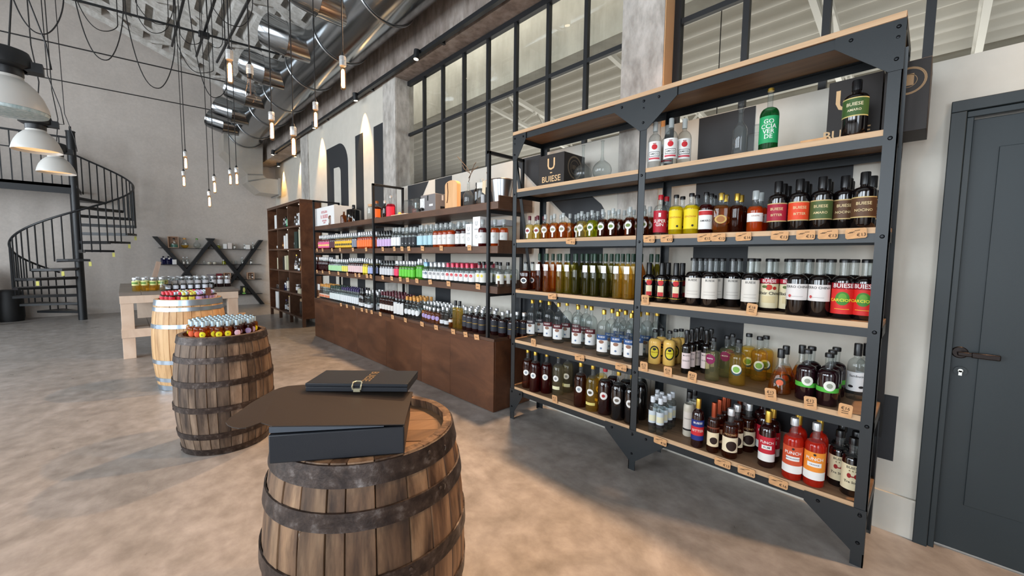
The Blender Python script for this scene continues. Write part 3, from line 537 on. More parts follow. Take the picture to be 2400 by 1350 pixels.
Q0, Q1 = Vector((.452, 1.548, 0)), Vector((.722, 1.296, 0)); U2 = (Q1-Q0).normalized(); V2 = Vector((-U2.y, U2.x, 0)); L2, D2, z0, z1 = (Q1-Q0).length, .172, 1.006, 1.036
def q3(u, v, w): return tuple(Q0+U2*u+V2*v+Vector((0, 0, w)))
root = thing('presentation_case', 'flat black case with gold lettering and metal clasp lying on the open box', 'box', q3(L2/2, D2/2, z0))
m = MB(); m.prism([q3(0, 0, z0), q3(L2, 0, z0), q3(L2, D2, z0), q3(0, D2, z0)], (0, 0, .017)); part(m, 'case_base', LEATHER, root, bevel=.002)
m = MB(); m.prism([q3(-.001, -.001, z0+.018), q3(L2+.001, -.001, z0+.018), q3(L2+.001, D2, z0+.018), q3(-.001, D2, z0+.018)], (0, 0, z1-z0-.018)); part(m, 'case_lid', LEATHER, root, bevel=.002)
m = MB(); m.text('BUIESE', .042, lambda u, v: q3(L2*.525+v+.012, D2*.52-u, z1+.0008)); part(m, 'gold_lettering', GOLD, root, smooth=False)
cu = L2*.505; m = MB(); m.tube([q3(cu-.014, -.004, z0+.009), q3(cu-.016, -.006, z0+.02), q3(cu-.016, .006, z1+.003), q3(cu-.008, .016, z1+.004), q3(cu+.008, .016, z1+.004), q3(cu+.016, .006, z1+.003), q3(cu+.016, -.006, z0+.02), q3(cu+.014, -.004, z0+.009)], .0028, 6); m.prism([q3(cu-.012, -.006, z0+.001), q3(cu+.012, -.006, z0+.001), q3(cu+.012, -.001, z0+.001), q3(cu-.012, -.001, z0+.001)], (0, 0, .012)); part(m, 'clasp', mat((224, 220, 188), .22, .7, name='pale_brass'), root)
# ------------------------------------------------------------------ steel and oak rack
XR, YL, YM, YR = 2.541, 2.651, 1.419, .192; PW = .05; XB = 2.945
SZ = [2.109, 1.663, 1.212, .753, .313]; ZTOP = 2.61
root = thing('display_rack', 'tall black steel rack with oak shelves full of bottles', 'shelf', (2.74, 1.42, 0))
for yp in (YL, YM, YR):
    for x0, sx in ((XR, 1), (XB, -1)):
        m = MB(); m.box(min(x0, x0+sx*.005), max(x0, x0+sx*.005), yp-PW, yp, 0, ZTOP-.028); yy = yp if yp != YR else yp-PW+.005
        m.box(min(x0, x0+sx*.04), max(x0, x0+sx*.04), yy-.005, yy, 0, ZTOP-.028); part(m, 'post', DKMETAL, root, smooth=False)
        for z in SZ+[ZTOP-.06]:
            m = MB(); xx = x0-sx*.0; m.lathe([(0, .007), (.006, .006), (.0095, .001), (.0095, 0)], 10, 0, (xx, yp-PW/2, z-.045), 0, (Vector((0, 1, 0)), Vector((0, 0, 1)), Vector((-sx, 0, 0)))); part(m, 'bolt', BOLT, root)
for zi, z in enumerate([ZTOP]+SZ):
    for k, (a, b) in enumerate(((YM-.0, YL), (YR-PW, YM))) if z != ZTOP else ((0, (YR-PW, YL)),):
        ins = .0052 if z != ZTOP else -.006
        m = MB(); m.box(XR+ins, XB-ins, a+.002, b-.002, z-.03, z); part(m, 'shelf_board', OAK, root, bevel=.002)
        m = MB(); m.box(XR+ins-.0015, XR+ins, a+.003, b-.003, z-.028, z-.001); part(m, 'shelf_edge', OAKE, root)
        for xx, s in ((XR, 1), (XB, -1)):
            m = MB(); m.box(min(xx+s*.0055, xx+s*.009), max(xx+s*.0055, xx+s*.009), a, b, z-(.078 if z == ZTOP else .072), z-(.028 if z == ZTOP else .022)); m.box(min(xx+s*.009, xx+s*.04), max(xx+s*.009, xx+s*.04), a, b, z-.036, z-.0315); part(m, 'beam', DKMETAL, root, smooth=False)
    for yy in (YL-.004, YR-PW): m = MB(); m.box(XR, XB, yy, yy+.004, z-.072, z-.022); part(m, 'end_beam', DKMETAL, root, smooth=False)
def gus(yp, z, kind, up):
    """plate on the front face; kind left/mid/right end, up=+1 hangs down from the top beam, -1 stands under the bottom beam"""
    l, r = yp, yp-PW; w = .20; hgt = .22; s = -up
    top = z; e = z+s*.052; f = z+s*hgt
    if kind == 'left': P = [(l, top), (r-w*.55, top), (r-w*.55, e), (r, f), (l, f)]
    elif kind == 'right': P = [(l+w, top), (r, top), (r, f), (l, f), (l+w, e)]
    else: P = [(l+w, top), (r-w, top), (r-w, e), (r, f), (l, f), (l+w, e)]
    m = MB(); m.prism([(XR-.004, y, zz) for y, zz in P], (.004, 0, 0)); g = part(m, 'gusset_plate', DKMETAL, root, smooth=False)
    for by, bz in ([(l+w*.7, z+s*.03)] if kind != 'left' else [])+([(r-w*.4, z+s*.03)] if kind != 'right' else [])+[((l+r)/2, z+s*.03), ((l+r)/2, z+s*.17)]:
        m = MB(); m.lathe([(0, .007), (.006, .006), (.009, .001), (.009, 0)], 10, 0, (XR-.004, by, bz), 0, (Vector((0, 1, 0)), Vector((0, 0, 1)), Vector((-1, 0, 0)))); part(m, 'bolt', BOLT, root)
for yp, kd in ((YL, 'left'), (YM, 'mid'), (YR, 'right')): gus(yp, ZTOP-.03, kd, 1); gus(yp, SZ[-1]-.022, kd, 1)
for yy in (YL-.006, YR-PW+.006):
    m = MB(); m.bar((XR+.02, yy, 2.46), (XB-.02, yy, .55), .005, .035, up=(0, 1, 0)); part(m, 'brace', DKMETAL, root)
# ------------------------------------------------------------------ brown counter with open shelves
root = thing('wooden_counter', 'long low brown plywood counter under the bottle shelves', 'counter', (2.75, 5.4, 0)); CX, CY0, CY1, CZ = 2.5, 2.842, 7.89, .722
seam = [CY0+.0]+[3.56, 4.155, 5.051, 6.0, 6.95]+[CY1]
m = MB(); m.box(CX+.02, 3.01, CY0+.02, CY1-.02, .01, CZ-.03); part(m, 'carcass', BROWNWD, root)
for a, b in zip(seam[:-1], seam[1:]): m = MB(); m.box(CX, CX+.02, a+.0015, b-.0015, .004, CZ-.03); part(m, 'front_panel', BROWNPLY, root, bevel=.0015)
for y in (CY0, CY1-.02): m = MB(); m.box(CX+.021, 3.01, y, y+.02, .004, CZ-.03); part(m, 'end_panel', BROWNPLY, root, bevel=.0015)
m = MB(); m.box(CX-.004, 3.012, CY0-.004, CY1+.004, CZ-.03, CZ); part(m, 'worktop', BROWNWD, root, bevel=.003)
m = MB(); m.box(CX-.003, CX, CY0, CY1, CZ-.085, CZ-.032); part(m, 'top_rail', BROWNPLY, root)
root = thing('bottle_shelving', 'black tube frames with three brown shelves above the counter', 'shelf', (2.75, 5.4, CZ)); CS = [2.05, 1.635, 1.25]
for yp in (7.86, 5.415, 2.95):
    for xx in (2.515, 2.965): m = MB(); m.box(xx-.015, xx+.015, yp-.015, yp+.015, CZ, 2.50); part(m, 'upright', BLACK, root, bevel=.002)
    m = MB(); m.box(2.5, 2.98, yp-.015, yp+.015, 2.47, 2.50); part(m, 'top_bar', BLACK, root, bevel=.002)
    for z in CS: m = MB(); m.box(2.53, 2.95, yp-.0125, yp+.0125, z-.13, z-.096); part(m, 'cross_bar', BLACK, root)
for z in CS:
    for a, b in ((CY0-.02, 5.413), (5.417, CY1)):
        m = MB(); m.box(2.532, 2.985, a, b, z-.095, z-.03); m.box(2.52, 2.532, a, b, z-.095, z-.026); m.box(2.532, 2.985, a, a+.014, z-.03, z+.03 if a < 3 else z-.029); part(m, 'shelf_tray', BROWNWD, root, bevel=.002)
# ------------------------------------------------------------------ tall cubby case
root = thing('cubby_bookcase', 'tall dark brown case with fifteen open compartments', 'bookcase', (2.8, 10.2, 0)); QX, QY0, QY1, QZ = 2.6, 8.95, 11.55, 2.62; QX1 = 3.0
cols = [QY0+.03, 9.86, 10.72, QY1-.03]; rows = [.20, .68, 1.16, 1.64, 2.12, QZ]
for y in (QY0, QY1-.045): m = MB(); m.box(QX, QX1, y, y+.045, .17, QZ); part(m, 'side_panel', BROWNPLY, root, bevel=.002)
for y in cols[1:3]: m = MB(); m.box(QX+.01, QX1, y-.018, y+.018, .2, QZ-.04); part(m, 'divider', BROWNWD, root)
for z in rows: m = MB(); m.box(QX, QX1, QY0+.045, QY1-.045, z-.035, z); part(m, 'shelf', BROWNWD, root, bevel=.002)
m = MB(); m.box(QX-.005, QX1, QY0-.005, QY1+.005, QZ, QZ+.02); part(m, 'top_board', BROWNWD, root, bevel=.002)
m = MB(); m.box(QX1-.01, QX1, QY0, QY1, .17, QZ); part(m, 'back_panel', BROWNWD, root)
for x in (QX+.03, QX1-.03):
    for y in (QY0+.035, 9.86, 10.72, QY1-.035): m = MB(); m.box(x-.03, x+.03, y-.03, y+.03, 0, .17); part(m, 'leg', BROWNWD, root)
DOWN = mat((255, 240, 214), .4, emit=6, name='lit_downlight'); DOWN.cycles.emission_sampling = 'NONE'
for i in range(3):
    for j in (1, 2, 3, 4, 5):
        if (i, j) in ((2, 1), (2, 2), (1, 1), (2, 3)): continue
        y = (cols[i]+cols[i+1])/2; m = MB(); m.cyl((QX+.14, y, rows[j]-.036), (QX+.14, y, rows[j]-.044), .03, 12); part(m, 'downlight', DOWN, root)
# ------------------------------------------------------------------ criss-cross wall shelf
root = thing('crossed_shelf', 'black wall shelf with four thin boards on crossed diagonal beams', 'shelf', (1.8, 14.05, 0))
XF, XK = 13.99, 14.185
for (xa, za), (xb, zb) in (((.575, 1.94), (1.86, 0)), ((1.80, 1.94), (.53, 0)), ((1.69, 1.94), (2.955, 0)), ((2.975, 1.94), (1.72, 0))):
    dx = .05; XF2 = XF+(.006 if xb < xa else 0); m = MB(); m.prism([(xa-dx, XF2, za), (xa+dx, XF2, za), (xb+dx, XF2, zb), (xb-dx, XF2, zb)], (0, XK-XF2, 0)); part(m, 'diagonal_beam', BLACK, root, smooth=False)
XZ = [1.655, 1.214, .77, .33]
for z in XZ: m = MB(); m.box(.64, 2.95, XF-.02, XK, z-.012, z); part(m, 'shelf_board', BLACK, root)
# ------------------------------------------------------------------ pine table
root = thing('pine_table', 'pale pine workbench table with grey top behind the light barrel', 'table', (.6, 9, 0)); T0, T1, TY0, TY1, TZ = -.08, 1.30, 7.82, 10.2, .945
for i in range(6): a = T0-.012+i*(T1-T0+.024)/6; m = MB(); m.box(a+.001, a+(T1-T0+.024)/6-.001, TY0-.012, TY1+.012, TZ-.045, TZ); part(m, 'top_plank', GREYWD, root, bevel=.003)
for x in (T0, T1-.135):
    for y in (TY0, TY1-.135): m = MB(); m.box(x, x+.135, y, y+.135, 0, TZ-.046); part(m, 'leg', PINE, root, bevel=.003)
for y in (TY0-.01, TY1-.025):
    m = MB(); m.box(T0-.006, T1+.006, y, y+.03, TZ-.155, TZ-.047); part(m, 'apron', PINE, root, bevel=.002)
    m = MB(); m.box(T0-.006, T1+.006, y, y+.03, .30, .42); part(m, 'stretcher', PINE, root, bevel=.002)
for x in (T0-.006, T1-.02): m = MB(); m.box(x, x+.026, TY0+.02, TY1-.02, TZ-.155, TZ-.047); part(m, 'apron', PINE, root); m = MB(); m.box(x, x+.026, TY0+.02, TY1-.02, .30, .42); part(m, 'stretcher', PINE, root)
for i in range(5): a = T0+.02+i*(T1-T0-.04)/5; m = MB(); m.box(a+.002, a+(T1-T0-.04)/5-.002, TY0+.02, TY1-.03, .42, .445); part(m, 'lower_board', GREYWD, root)
m = MB(); m.box(.1, 1.2, 8.9, 8.93, .445, TZ-.05); part(m, 'back_board', PINE, root)
# ------------------------------------------------------------------ bottles
CLEAR = glass((226, 232, 231), .04, 1.5, .02, .42); CLEARL = glass((228, 234, 234), .012, 1.45, .02, .38, 'clear_spirit')
AMBER = glass((214, 130, 52), .09, 1.42, .02, .35, 'amber_liquor'); DKAMB = glass((124, 52, 22), .09, 1.45, .02, .4, 'dark_amber_liquor'); REDD = glass((96, 10, 14), .16, 1.45, .02, .4, 'dark_red_liquor')
PALEY = glass((236, 214, 130), .10, 1.4, .02, .5, 'pale_yellow_liquor'); YELG = glass((196, 200, 40), .14, 1.42, .02, .45, 'yellow_green_liquor'); YELLOW = glass((240, 214, 20), .3, 1.42, .02, .6, 'yellow_liquor')
OLIVE = glass((192, 180, 66), .08, 1.45, .02, .4, 'olive_liquor'); OLIVED = glass((134, 130, 44), .07, 1.45, .02, .4, 'dark_olive_liquor'); GOLDL = glass((246, 208, 96), .07, 1.42, .02, .45, 'golden_liquor')
PUNCHR = glass((226, 52, 30), .38, 1.42, .02, .6, 'orange_red_liquor'); GRNG = glass((20, 92, 44), .15, 1.45, .02, .4, 'green_glass'); AMBG = glass((120, 62, 18), .1, 1.45, .02, .4, 'brown_glass')
MAGL = glass((170, 20, 50), .25, 1.42, .02, .5, 'magenta_liquor'); ORL = glass((226, 92, 24), .3, 1.42, .02, .5, 'orange_liquor'); BLUEG = glass((24, 30, 96), .3, 1.45, .02, .5, 'blue_glass'); AQUA = glass((150, 214, 204), .15, 1.4, .02, .5, 'aqua_liquor'); LIME = glass((120, 200, 60), .3, 1.4, .02, .5, 'lime_liquor')
DARK = mat((13, 9, 10), .07, 0, 1.0, 0, name='near_black_liquor_in_glass'); DARKR = mat((34, 8, 9), .07, 0, 1.0, 0, name='very_dark_red_bottle'); DKPLUM = mat((30, 8, 16), .07, 0, 1.0, name='plum_liquor_bottle')
CREAMY = mat((252, 206, 112), .14, 0, .5, name='egg_liqueur'); FROST = mat((214, 206, 188), .3, 0, .5, name='frosted_glass')
cB = mat((17, 17, 19), .3, 0, .5, name='black_cap'); cG = mat((206, 170, 74), .28, .85, name='gold_cap'); cR = mat((176, 18, 34), .35, name='red_cap'); cS = mat((206, 208, 210), .28, .55, name='silver_cap'); cW = mat((222, 228, 234), .45, name='white_cap')
cC = mat((150, 66, 38), .3, .7, name='copper_capsule'); cGr = mat((26, 58, 40), .35, name='dark_green_capsule'); cM = mat((94, 16, 34), .35, name='maroon_capsule'); cP = mat((56, 40, 96), .4, name='purple_cap'); cO = mat((226, 160, 70), .4, name='orange_capsule'); cK = mat((186, 160, 128), .6, name='cork'); cSB = mat((176, 200, 214), .35, .3, name='blue_white_seal'); cGL = glass((226, 232, 232), .4, 1.5, .02, .5, 'glass_stopper')
C_ = lambda *c: mat(c, .5, 0, .35, name='label_print')
def prof(shape, r, h, rn, b, s, lip=True):
    """half outline (r, z) of a bottle: heel, body, shoulder, neck, lip"""
    zb, zs, zt = b*h, (b+s)*h, h*.965
    if shape == 'cone': return [(0, 0), (r*.9, 0), (r, .02*h), (r*.98, .1*h), (r*.86, .3*h), (r*.5, .52*h), (rn*1.05, .62*h), (rn, zt), (0, zt)]
    if shape == 'flask': return [(0, 0), (r*.5, 0)]+[(r*math.cos(a), r*.98+r*math.sin(a)) for a in [math.radians(-68+14*i) for i in range(10)]]+[(rn*1.5, r*2.06), (rn, r*2.5), (rn, h*.98), (rn*1.35, h*.985), (rn*1.35, h), (0, h)]
    if shape == 'jar': return [(0, 0), (r*.9, 0), (r, .04*h), (r, .78*h), (r*.9, .86*h), (r*.88, .88*h), (0, .88*h)]
    if shape == 'slope': return [(0, 0), (r*.92, 0), (r, .015*h), (r, zb), (r*.93, zb+.2*s*h), (r*.72, zb+.5*s*h), (rn*1.25, zb+.85*s*h), (rn, zs), (rn, zt), (0, zt)]
    P = [(0, 0), (r*.9, 0), (r, .018*h), (r, zb)]
    for i in range(1, 6): a = PI/2*i/6; P.append((rn*1.08+(r-rn*1.08)*math.cos(a)**.8, zb+(zs-zb)*math.sin(a)**1.15*.9))
    return P+[(rn*1.06, zs), (rn, zs+.02*h), (rn, zt), (0, zt)]
KINDS = {}
def strip(r, z0, z1, hw, mm):
    m = MB(); R = r+.0007
    for i in range(13): t = PI+math.radians(-hw+2*hw*i/12); m.v += [(R*math.cos(t), R*math.sin(t), z0), (R*math.cos(t), R*math.sin(t), z1)]
    for i in range(12): m.face((2*i, 2*i+2, 2*i+3, 2*i+1))
    return m.data('lower_label', mm, ang=60)
def kind(key, desc, shape, r, h, liq, cap, lab=(), rn=None, b=.58, s=.16, fill=None, capz=.86, capr=1.18, neck=CLEAR, sq=0, n=20, name='liquor_bottle', cat='bottle', extra=None):
    rn = rn or r*.34; P = prof(shape, r, h, rn, b, s)
    fz = h*(fill if fill else b+s*.72); Q = []; ms = []
    for i, p in enumerate(P):     # cut the outline at the fill line so the liquor ends there
        if i and P[i-1][1] < fz < p[1]:
            t = (fz-P[i-1][1])/(p[1]-P[i-1][1]); Q.append((P[i-1][0]+(p[0]-P[i-1][0])*t, fz))
        Q.append(p)
    ms = [0 if (Q[i][1]+Q[i+1][1])/2 < fz else 1 for i in range(len(Q)-1)]
    m = MB(); m.lathe(Q, n, ms, (0, 0, 0), sq); parts = [('glass_body', m.data('glass_body', [liq, neck], ang=50))]
    if cap:
        z0, cr = capz*h, rn*capr; m = MB()
        if shape == 'jar': z0, cr = .86*h, r*.94
        m.lathe([(0, z0), (cr, z0), (cr, h-.004), (cr*.9, h), (0, h)], max(12, n-6)); parts.append(('lid' if shape == 'jar' else 'stopper', m.data('stopper', cap)))
    mats = []; m = MB(); step = 0; tags = []
    q = lambda t: 1/(abs(math.cos(t))**sq+abs(math.sin(t))**sq)**(1/sq) if sq else 1
    def rad(z):
        for (r0, z0), (r1, z1) in zip(P[:-1], P[1:]):
            if z0 <= z <= z1 and z1 > z0: return r0+(r1-r0)*(z-z0)/(z1-z0)
        return r
    def pt(u, z, off, zr): R0 = rad(zr); t = PI+u/R0; R = R0*q(t)+off; return (R*math.cos(t), R*math.sin(t), z)
    for e in lab:
        mm = e[1]; mi = mats.index(mm) if mm in mats else (mats.append(mm) or len(mats)-1)
        off = .0006+.0004*step; step += 1; a = len(m.v)
        if e[0] == 'band':
            z0, z1, hw = e[2]*h, e[3]*h, math.radians(e[4]); K = 18; c = math.radians(e[5]) if len(e) > 5 else 0
            for i in range(K+1): u = (-hw+2*hw*i/K+c)*rad(z0); m.v += [pt(u, z0, off, z0), pt(u, z1, off, z1)]
            for i in range(K): m.face((a+2*i, a+2*i+2, a+2*i+3, a+2*i+1), mi)
        elif e[0] == 'disc':
            zc, R1 = e[2]*h, e[3]; sx = e[4] if len(e) > 4 else 1; c = math.radians(e[5])*r if len(e) > 5 else 0
            for i in range(15):
                t = PI*i/14; u, dz = -R1*sx*math.cos(t), R1*math.sin(t)+1e-5; m.v += [pt(c+u, zc-dz, off, zc), pt(c+u, zc+dz, off, zc)]
            for i in range(14): m.face((a+2*i, a+2*i+2, a+2*i+3, a+2*i+1), mi)
        elif e[0] == 'text':
            zc = e[3]*h; c = math.radians(e[5])*r if len(e) > 5 else 0; m.text(e[2], e[4]*.86, lambda u, v: pt(u+c, zc+v, off, zc), mi)
        elif e[0] == 'tag':     # card hanging from the neck in front of the shoulder
            zc, w2, h2 = e[2]*h, e[3], e[4]; rr = max(rad(zc-h2/2), rad(zc))+.004; tags.append(('neck_tag', MB().prism([(-rr-.001, -w2, zc-h2), (-rr-.001, w2, zc-h2), (-rr-.001, w2, zc+h2), (-rr-.001, -w2, zc+h2)], (-.0008, 0, 0)).data('neck_tag', mm, smooth=False)))
        elif e[0] == 'ring':
            zc = e[2]*h; R = rad(zc)+off; m.lathe([(R, zc-.0015), (R, zc+.0015)], 24, mi)
    if m.f: parts.append(('label', m.data('label', mats, ang=60)))
    parts += tags
    if extra: parts += extra(r, h)
    KINDS[key] = (desc, parts, name, cat, r, h)
ENT = []; TAKEN = []
def put(key, x, y, z, place, row=0, rot=None):
    desc, parts, name, cat, r, h = KINDS[key]; hold = x, y
    for _ in range(30):           # nudge apart from neighbours on the same board
        hit_ = None
        for X, Y, Z, R, H in TAKEN:
            if abs(Z-z) < .02 and abs(X-x) < .2 and abs(Y-y) < .2:
                dd = math.hypot(X-x, Y-y)
                if dd < R+r+.0015: hit_ = (X, Y, R+r+.0025, dd); break
        if not hit_: break
        X, Y, need, dd = hit_; ux, uy = ((x-X)/dd, (y-Y)/dd) if dd > 1e-4 else (1, 0)
        if 2.4 < x < 3: ux, uy = .93, .36*((uy > 0)*2-1)
        x, y = x+ux*(need-dd+.001)*1.02, y+uy*(need-dd+.001)*1.02
    else:
        if row: return None
    if 2.4 < x < 3 and x+r > 2.942 and y < 2.7:
        if row: return None
        x = 2.942-r
    if 2.4 < x < 3 and y < 2.7: y = max(.172+r, min(y, 2.64-r))
    TAKEN.append((x, y, z, r*(1.08 if 'square' in desc else 1), h))
    o = empty(name, (x, y, z+.0005), rot if rot is not None else math.atan2(y, x)*(.9 if y < 1.42 else .5)+rnd.uniform(-.12, .12))
    for pn, me in parts:
        c = bpy.data.objects.new(pn, me); COL.objects.link(c); c.parent = o
    o['category'] = cat; ENT.append((o, desc, place, row)); return o
LW, LC = C_(238, 237, 233), C_(226, 214, 178)
tk = C_(40, 36, 38); tr_ = C_(190, 28, 40)
# ---- rack kinds
kind('amico', 'clear spirit bottle with white label and red shield', 'round', .044, .305, CLEARL, cGL, [('band', LW, .14, .56, 68), ('disc', C_(198, 30, 40), .44, .018), ('band', C_(150, 20, 30), .505, .52, 14), ('band', tk, .235, .34, 44), ('band', LW, .245, .33, 40), ('text', tk, 'AMICO', .287, .019), ('band', C_(206, 70, 84), .175, .21, 46)], rn=.0135, b=.55, s=.2, capz=.8)
kind('greenbt', 'dark green bottle with bright green lettered label', 'round', .047, .335, GRNG, cG, [('band', C_(36, 158, 96), .1, .53, 74), ('text', LW, 'GO\nCCIA\nVER\nDE', .32, .038, 0)], rn=.0135, b=.56, s=.14, capz=.955, fill=.68, neck=CLEAR)
kind('decant', 'tall clear cut glass decanter with glass stopper', 'slope', .038, .26, CLEAR, None, rn=.013, b=.6, s=.18, name='decanter', cat='decanter', extra=lambda r, h: [('glass_stopper', MB().lathe([(0, h*.96), (.010, h*.97), (.013, h*1.02), (.018, h*1.06), (.014, h*1.1), (.008, h*1.12), (.014, h*1.15), (.012, h*1.18), (0, h*1.2)], 14).data('glass_stopper', CLEAR))])
kind('sqclear', 'short square clear glass bottle without label', 'round', .045, .185, CLEAR, None, sq=7, rn=.018, b=.62, s=.08)
kind('greenlab', 'large dark bottle with green and gold label', 'round', .05, .27, DARK, cB, [('band', C_(206, 186, 120), .33, .66, 80), ('band', C_(62, 92, 44), .35, .64, 80), ('text', LC, 'BUIESE', .54, .026), ('text', LC, 'AMARO', .44, .018)], rn=.018, b=.66, s=.1, neck=DARK, capz=.82, capr=1.12)
for kk, dsc, cc, tx in (('crimson', 'large dark bottle with crimson label', (166, 30, 54), 'BITTER'), ('orangel', 'large dark bottle with orange red label', (226, 72, 34), 'BITTER'), ('greenl', 'large dark bottle with green label on middle shelf', (74, 92, 48), 'AMARO'), ('brownl', 'large dark bottle with brown label', (92, 62, 40), 'NOCINO')):
    kind(kk, dsc, 'round', .047, .27, DARK, cB, [('band', C_(206, 178, 120), .18, .55, 82), ('band', C_(*cc), .20, .53, 82), ('text', C_(222, 200, 150), 'BUIESE', .43, .024), ('text', C_(222, 200, 150), tx, .31, .02)], rn=.018, b=.64, s=.1, neck=DARK, capz=.78, capr=1.1)
def roundlab(cc=(110, 104, 92)): return [('disc', LW, .36, .027, 1, -6), ('disc', C_(*cc), .36, .012, 1.4, -6), ('band', LW, .05, .25, 10, -6)]
for kk, dsc, lq, cp, cc in (('lpale', 'small pale bottle with red cap', PALEY, cM, (140, 40, 50)), ('lamb', 'small amber bottle with round white label', AMBER, cGL, (150, 140, 110)), ('lyel', 'small pale golden bottle with round white label', PALEY, cGL, (150, 150, 130)), ('lgrn', 'small yellow green bottle with round white label', YELG, cGL, (70, 100, 50)), ('ldark', 'small dark bottle with round label', DKAMB, cGL, (110, 130, 60))):
    kind(kk, dsc, 'round', .037, .205, lq, cp, roundlab(cc), rn=.0125, b=.52, s=.15, capz=.82, capr=1.1)
kind('gin', 'clear bottle with large red label and red cap', 'round', .043, .265, CLEARL, cR, [('band', C_(176, 26, 46), .06, .6, 84), ('text', LW, 'SUPER\nGIN', .29, .034), ('band', LW, .44, .54, 10)], rn=.014, b=.62, s=.14, capz=.88, fill=.62)
kind('genz', 'clear bottle of yellow liquor with yellow label', 'round', .042, .255, YELLOW, cB, [('band', C_(238, 214, 40), .12, .6, 80), ('text', C_(196, 110, 30), 'GENZIANA', .42, .018), ('disc', tk, .2, .007, 1, 22)], rn=.014, b=.62, s=.12, capz=.92, fill=.7)
kind('wlred', 'dark red bottle with white and red label', 'round', .040, .255, REDD, cB, [('band', LW, .1, .56, 80), ('band', C_(190, 40, 44), .44, .54, 70), ('text', tk, 'AMARO', .3, .02)], rn=.0135, b=.6, s=.13, capz=.92)
kind('sqamb', 'square amber bottle with gold oval label and gold neck', 'round', .042, .245, AMBER, cG, [('disc', C_(206, 170, 96), .34, .026, 1.1), ('disc', C_(170, 112, 60), .34, .019, 1.1)], rn=.0145, b=.6, s=.12, sq=6, capz=.82)
kind('dkamb2', 'dark amber bottle with gold neck and no label', 'round', .037, .235, DKAMB, cG, (), rn=.0135, b=.6, s=.13, capz=.82)
kind('ambsm', 'amber bottle with white band label and glass stopper', 'round', .040, .232, ORL, cGL, [('band', LW, .24, .45, 75), ('text', C_(150, 90, 60), 'GRAPPE', .38, .014)], rn=.015, b=.5, s=.16, capz=.78)
kind('sqdark', 'square dark amber bottle with round white label', 'round', .042, .25, DKAMB, cB, [('disc', LW, .34, .026), ('disc', C_(60, 70, 80), .34, .015, 1.3)], rn=.0145, b=.6, s=.1, sq=6, capz=.93)
for kk, dsc, lq in (('sred', 'slim red brown bottle', DKAMB), ('samb', 'slim amber bottle', AMBER), ('sgrn', 'slim yellow green bottle', OLIVE), ('sol', 'slim dark olive bottle', OLIVED), ('syel', 'slim golden bottle', GOLDL)):
    kind(kk, dsc+' with white tag', 'slope', .034, .325, lq, cGr, [('tag', LW, .64, .019, .027)], rn=.013, b=.58, s=.2, fill=.78, capz=.82, capr=1.12)
    kind(kk+'n', dsc+' without tag', 'slope', .034, .325, lq, cGr, (), rn=.013, b=.58, s=.2, fill=.78, capz=.82, capr=1.12)
kind('redlab', 'dark bottle with narrow red label', 'round', .042, .265, DARK, cB, [('disc', C_(190, 36, 40), .5, .02, .9), ('band', LC, .16, .42, 26), ('band', C_(190, 36, 40), .16, .26, 24), ('ring', cG, .56), ('ring', cG, .12)], rn=.0145, b=.6, s=.1, neck=DARK, capz=.7, capr=1.2)
kind('white1', 'dark bottle with off white label', 'round', .047, .30, DARK, cB, [('band', C_(222, 216, 206), .16, .585, 72), ('text', tk, 'BUIESE', .535, .021), ('band', C_(170, 160, 150), .3, .306, 40), ('band', C_(170, 160, 150), .24, .246, 40)], rn=.0185, b=.6, s=.12, fill=.7, capz=.94)
kind('elixir', 'dark bottle with cream label of red fruit and leaves', 'round', .047, .30, DARK, cB, [('band', LC, .06, .52, 80), ('band', C_(178, 34, 52), .53, .615, 80), ('text', LW, 'BUIESE', .572, .028), ('disc', C_(196, 56, 40), .455, .016), ('disc', C_(176, 44, 36), .44, .01, 1, 34), ('disc', C_(84, 104, 50), .465, .008, 1.6, -26), ('text', tk, 'Elixir China', .34, .028), ('band', C_(214, 196, 150), .16, .29, 40)], rn=.0195, b=.62, s=.1, fill=.72, capz=.94)
kind('ferro', 'dark bottle with white label lettered in black capitals', 'round', .047, .30, DARK, cB, [('band', C_(228, 222, 218), .27, .555, 82), ('text', tk, 'FERRO CHINA', .50, .021), ('disc', C_(200, 80, 80), .34, .008, 1, -38), ('band', C_(160, 150, 150), .33, .336, 34)], rn=.0195, b=.62, s=.1, fill=.72, capz=.94)
kind('carciofo', 'dark bottle with red label picturing a green artichoke', 'round', .047, .30, DARK, cB, [('band', C_(214, 40, 36), .08, .5, 82), ('band', C_(150, 22, 34), .505, .6, 82), ('text', LW, 'BUIESE', .552, .034), ('disc', C_(66, 130, 42), .34, .034, .85), ('disc', C_(98, 160, 52), .36, .02, .8), ('text', C_(244, 226, 60), 'CARCIOFO', .31, .024), ('band', C_(236, 190, 60), .16, .168, 36)], rn=.0195, b=.62, s=.1, fill=.72, capz=.94)
kind('plain', 'dark bottle with plain side showing', 'round', .047, .30, DARK, cB, (), rn=.0195, b=.62, s=.1, fill=.72, capz=.94)
def big(top): return [('band', LW, .1, .36, 52), ('band', C_(*top), .36, .47, 52), ('text', LW, 'BUIESE', .425, .021), ('disc', C_(150, 110, 90), .32, .013, 1.5), ('disc', C_(110, 130, 160), .18, .008)]
for kk, dsc, tp in (('bgrey', 'large clear bottle with dark label', (66, 60, 66)), ('bmar', 'large clear bottle with maroon label', (96, 36, 42)), ('bblue', 'large clear bottle with blue label', (52, 88, 142))):
    kind(kk, dsc, 'round', .052, .355, CLEARL, cG, big(tp), rn=.0145, b=.58, s=.2, capz=.9)
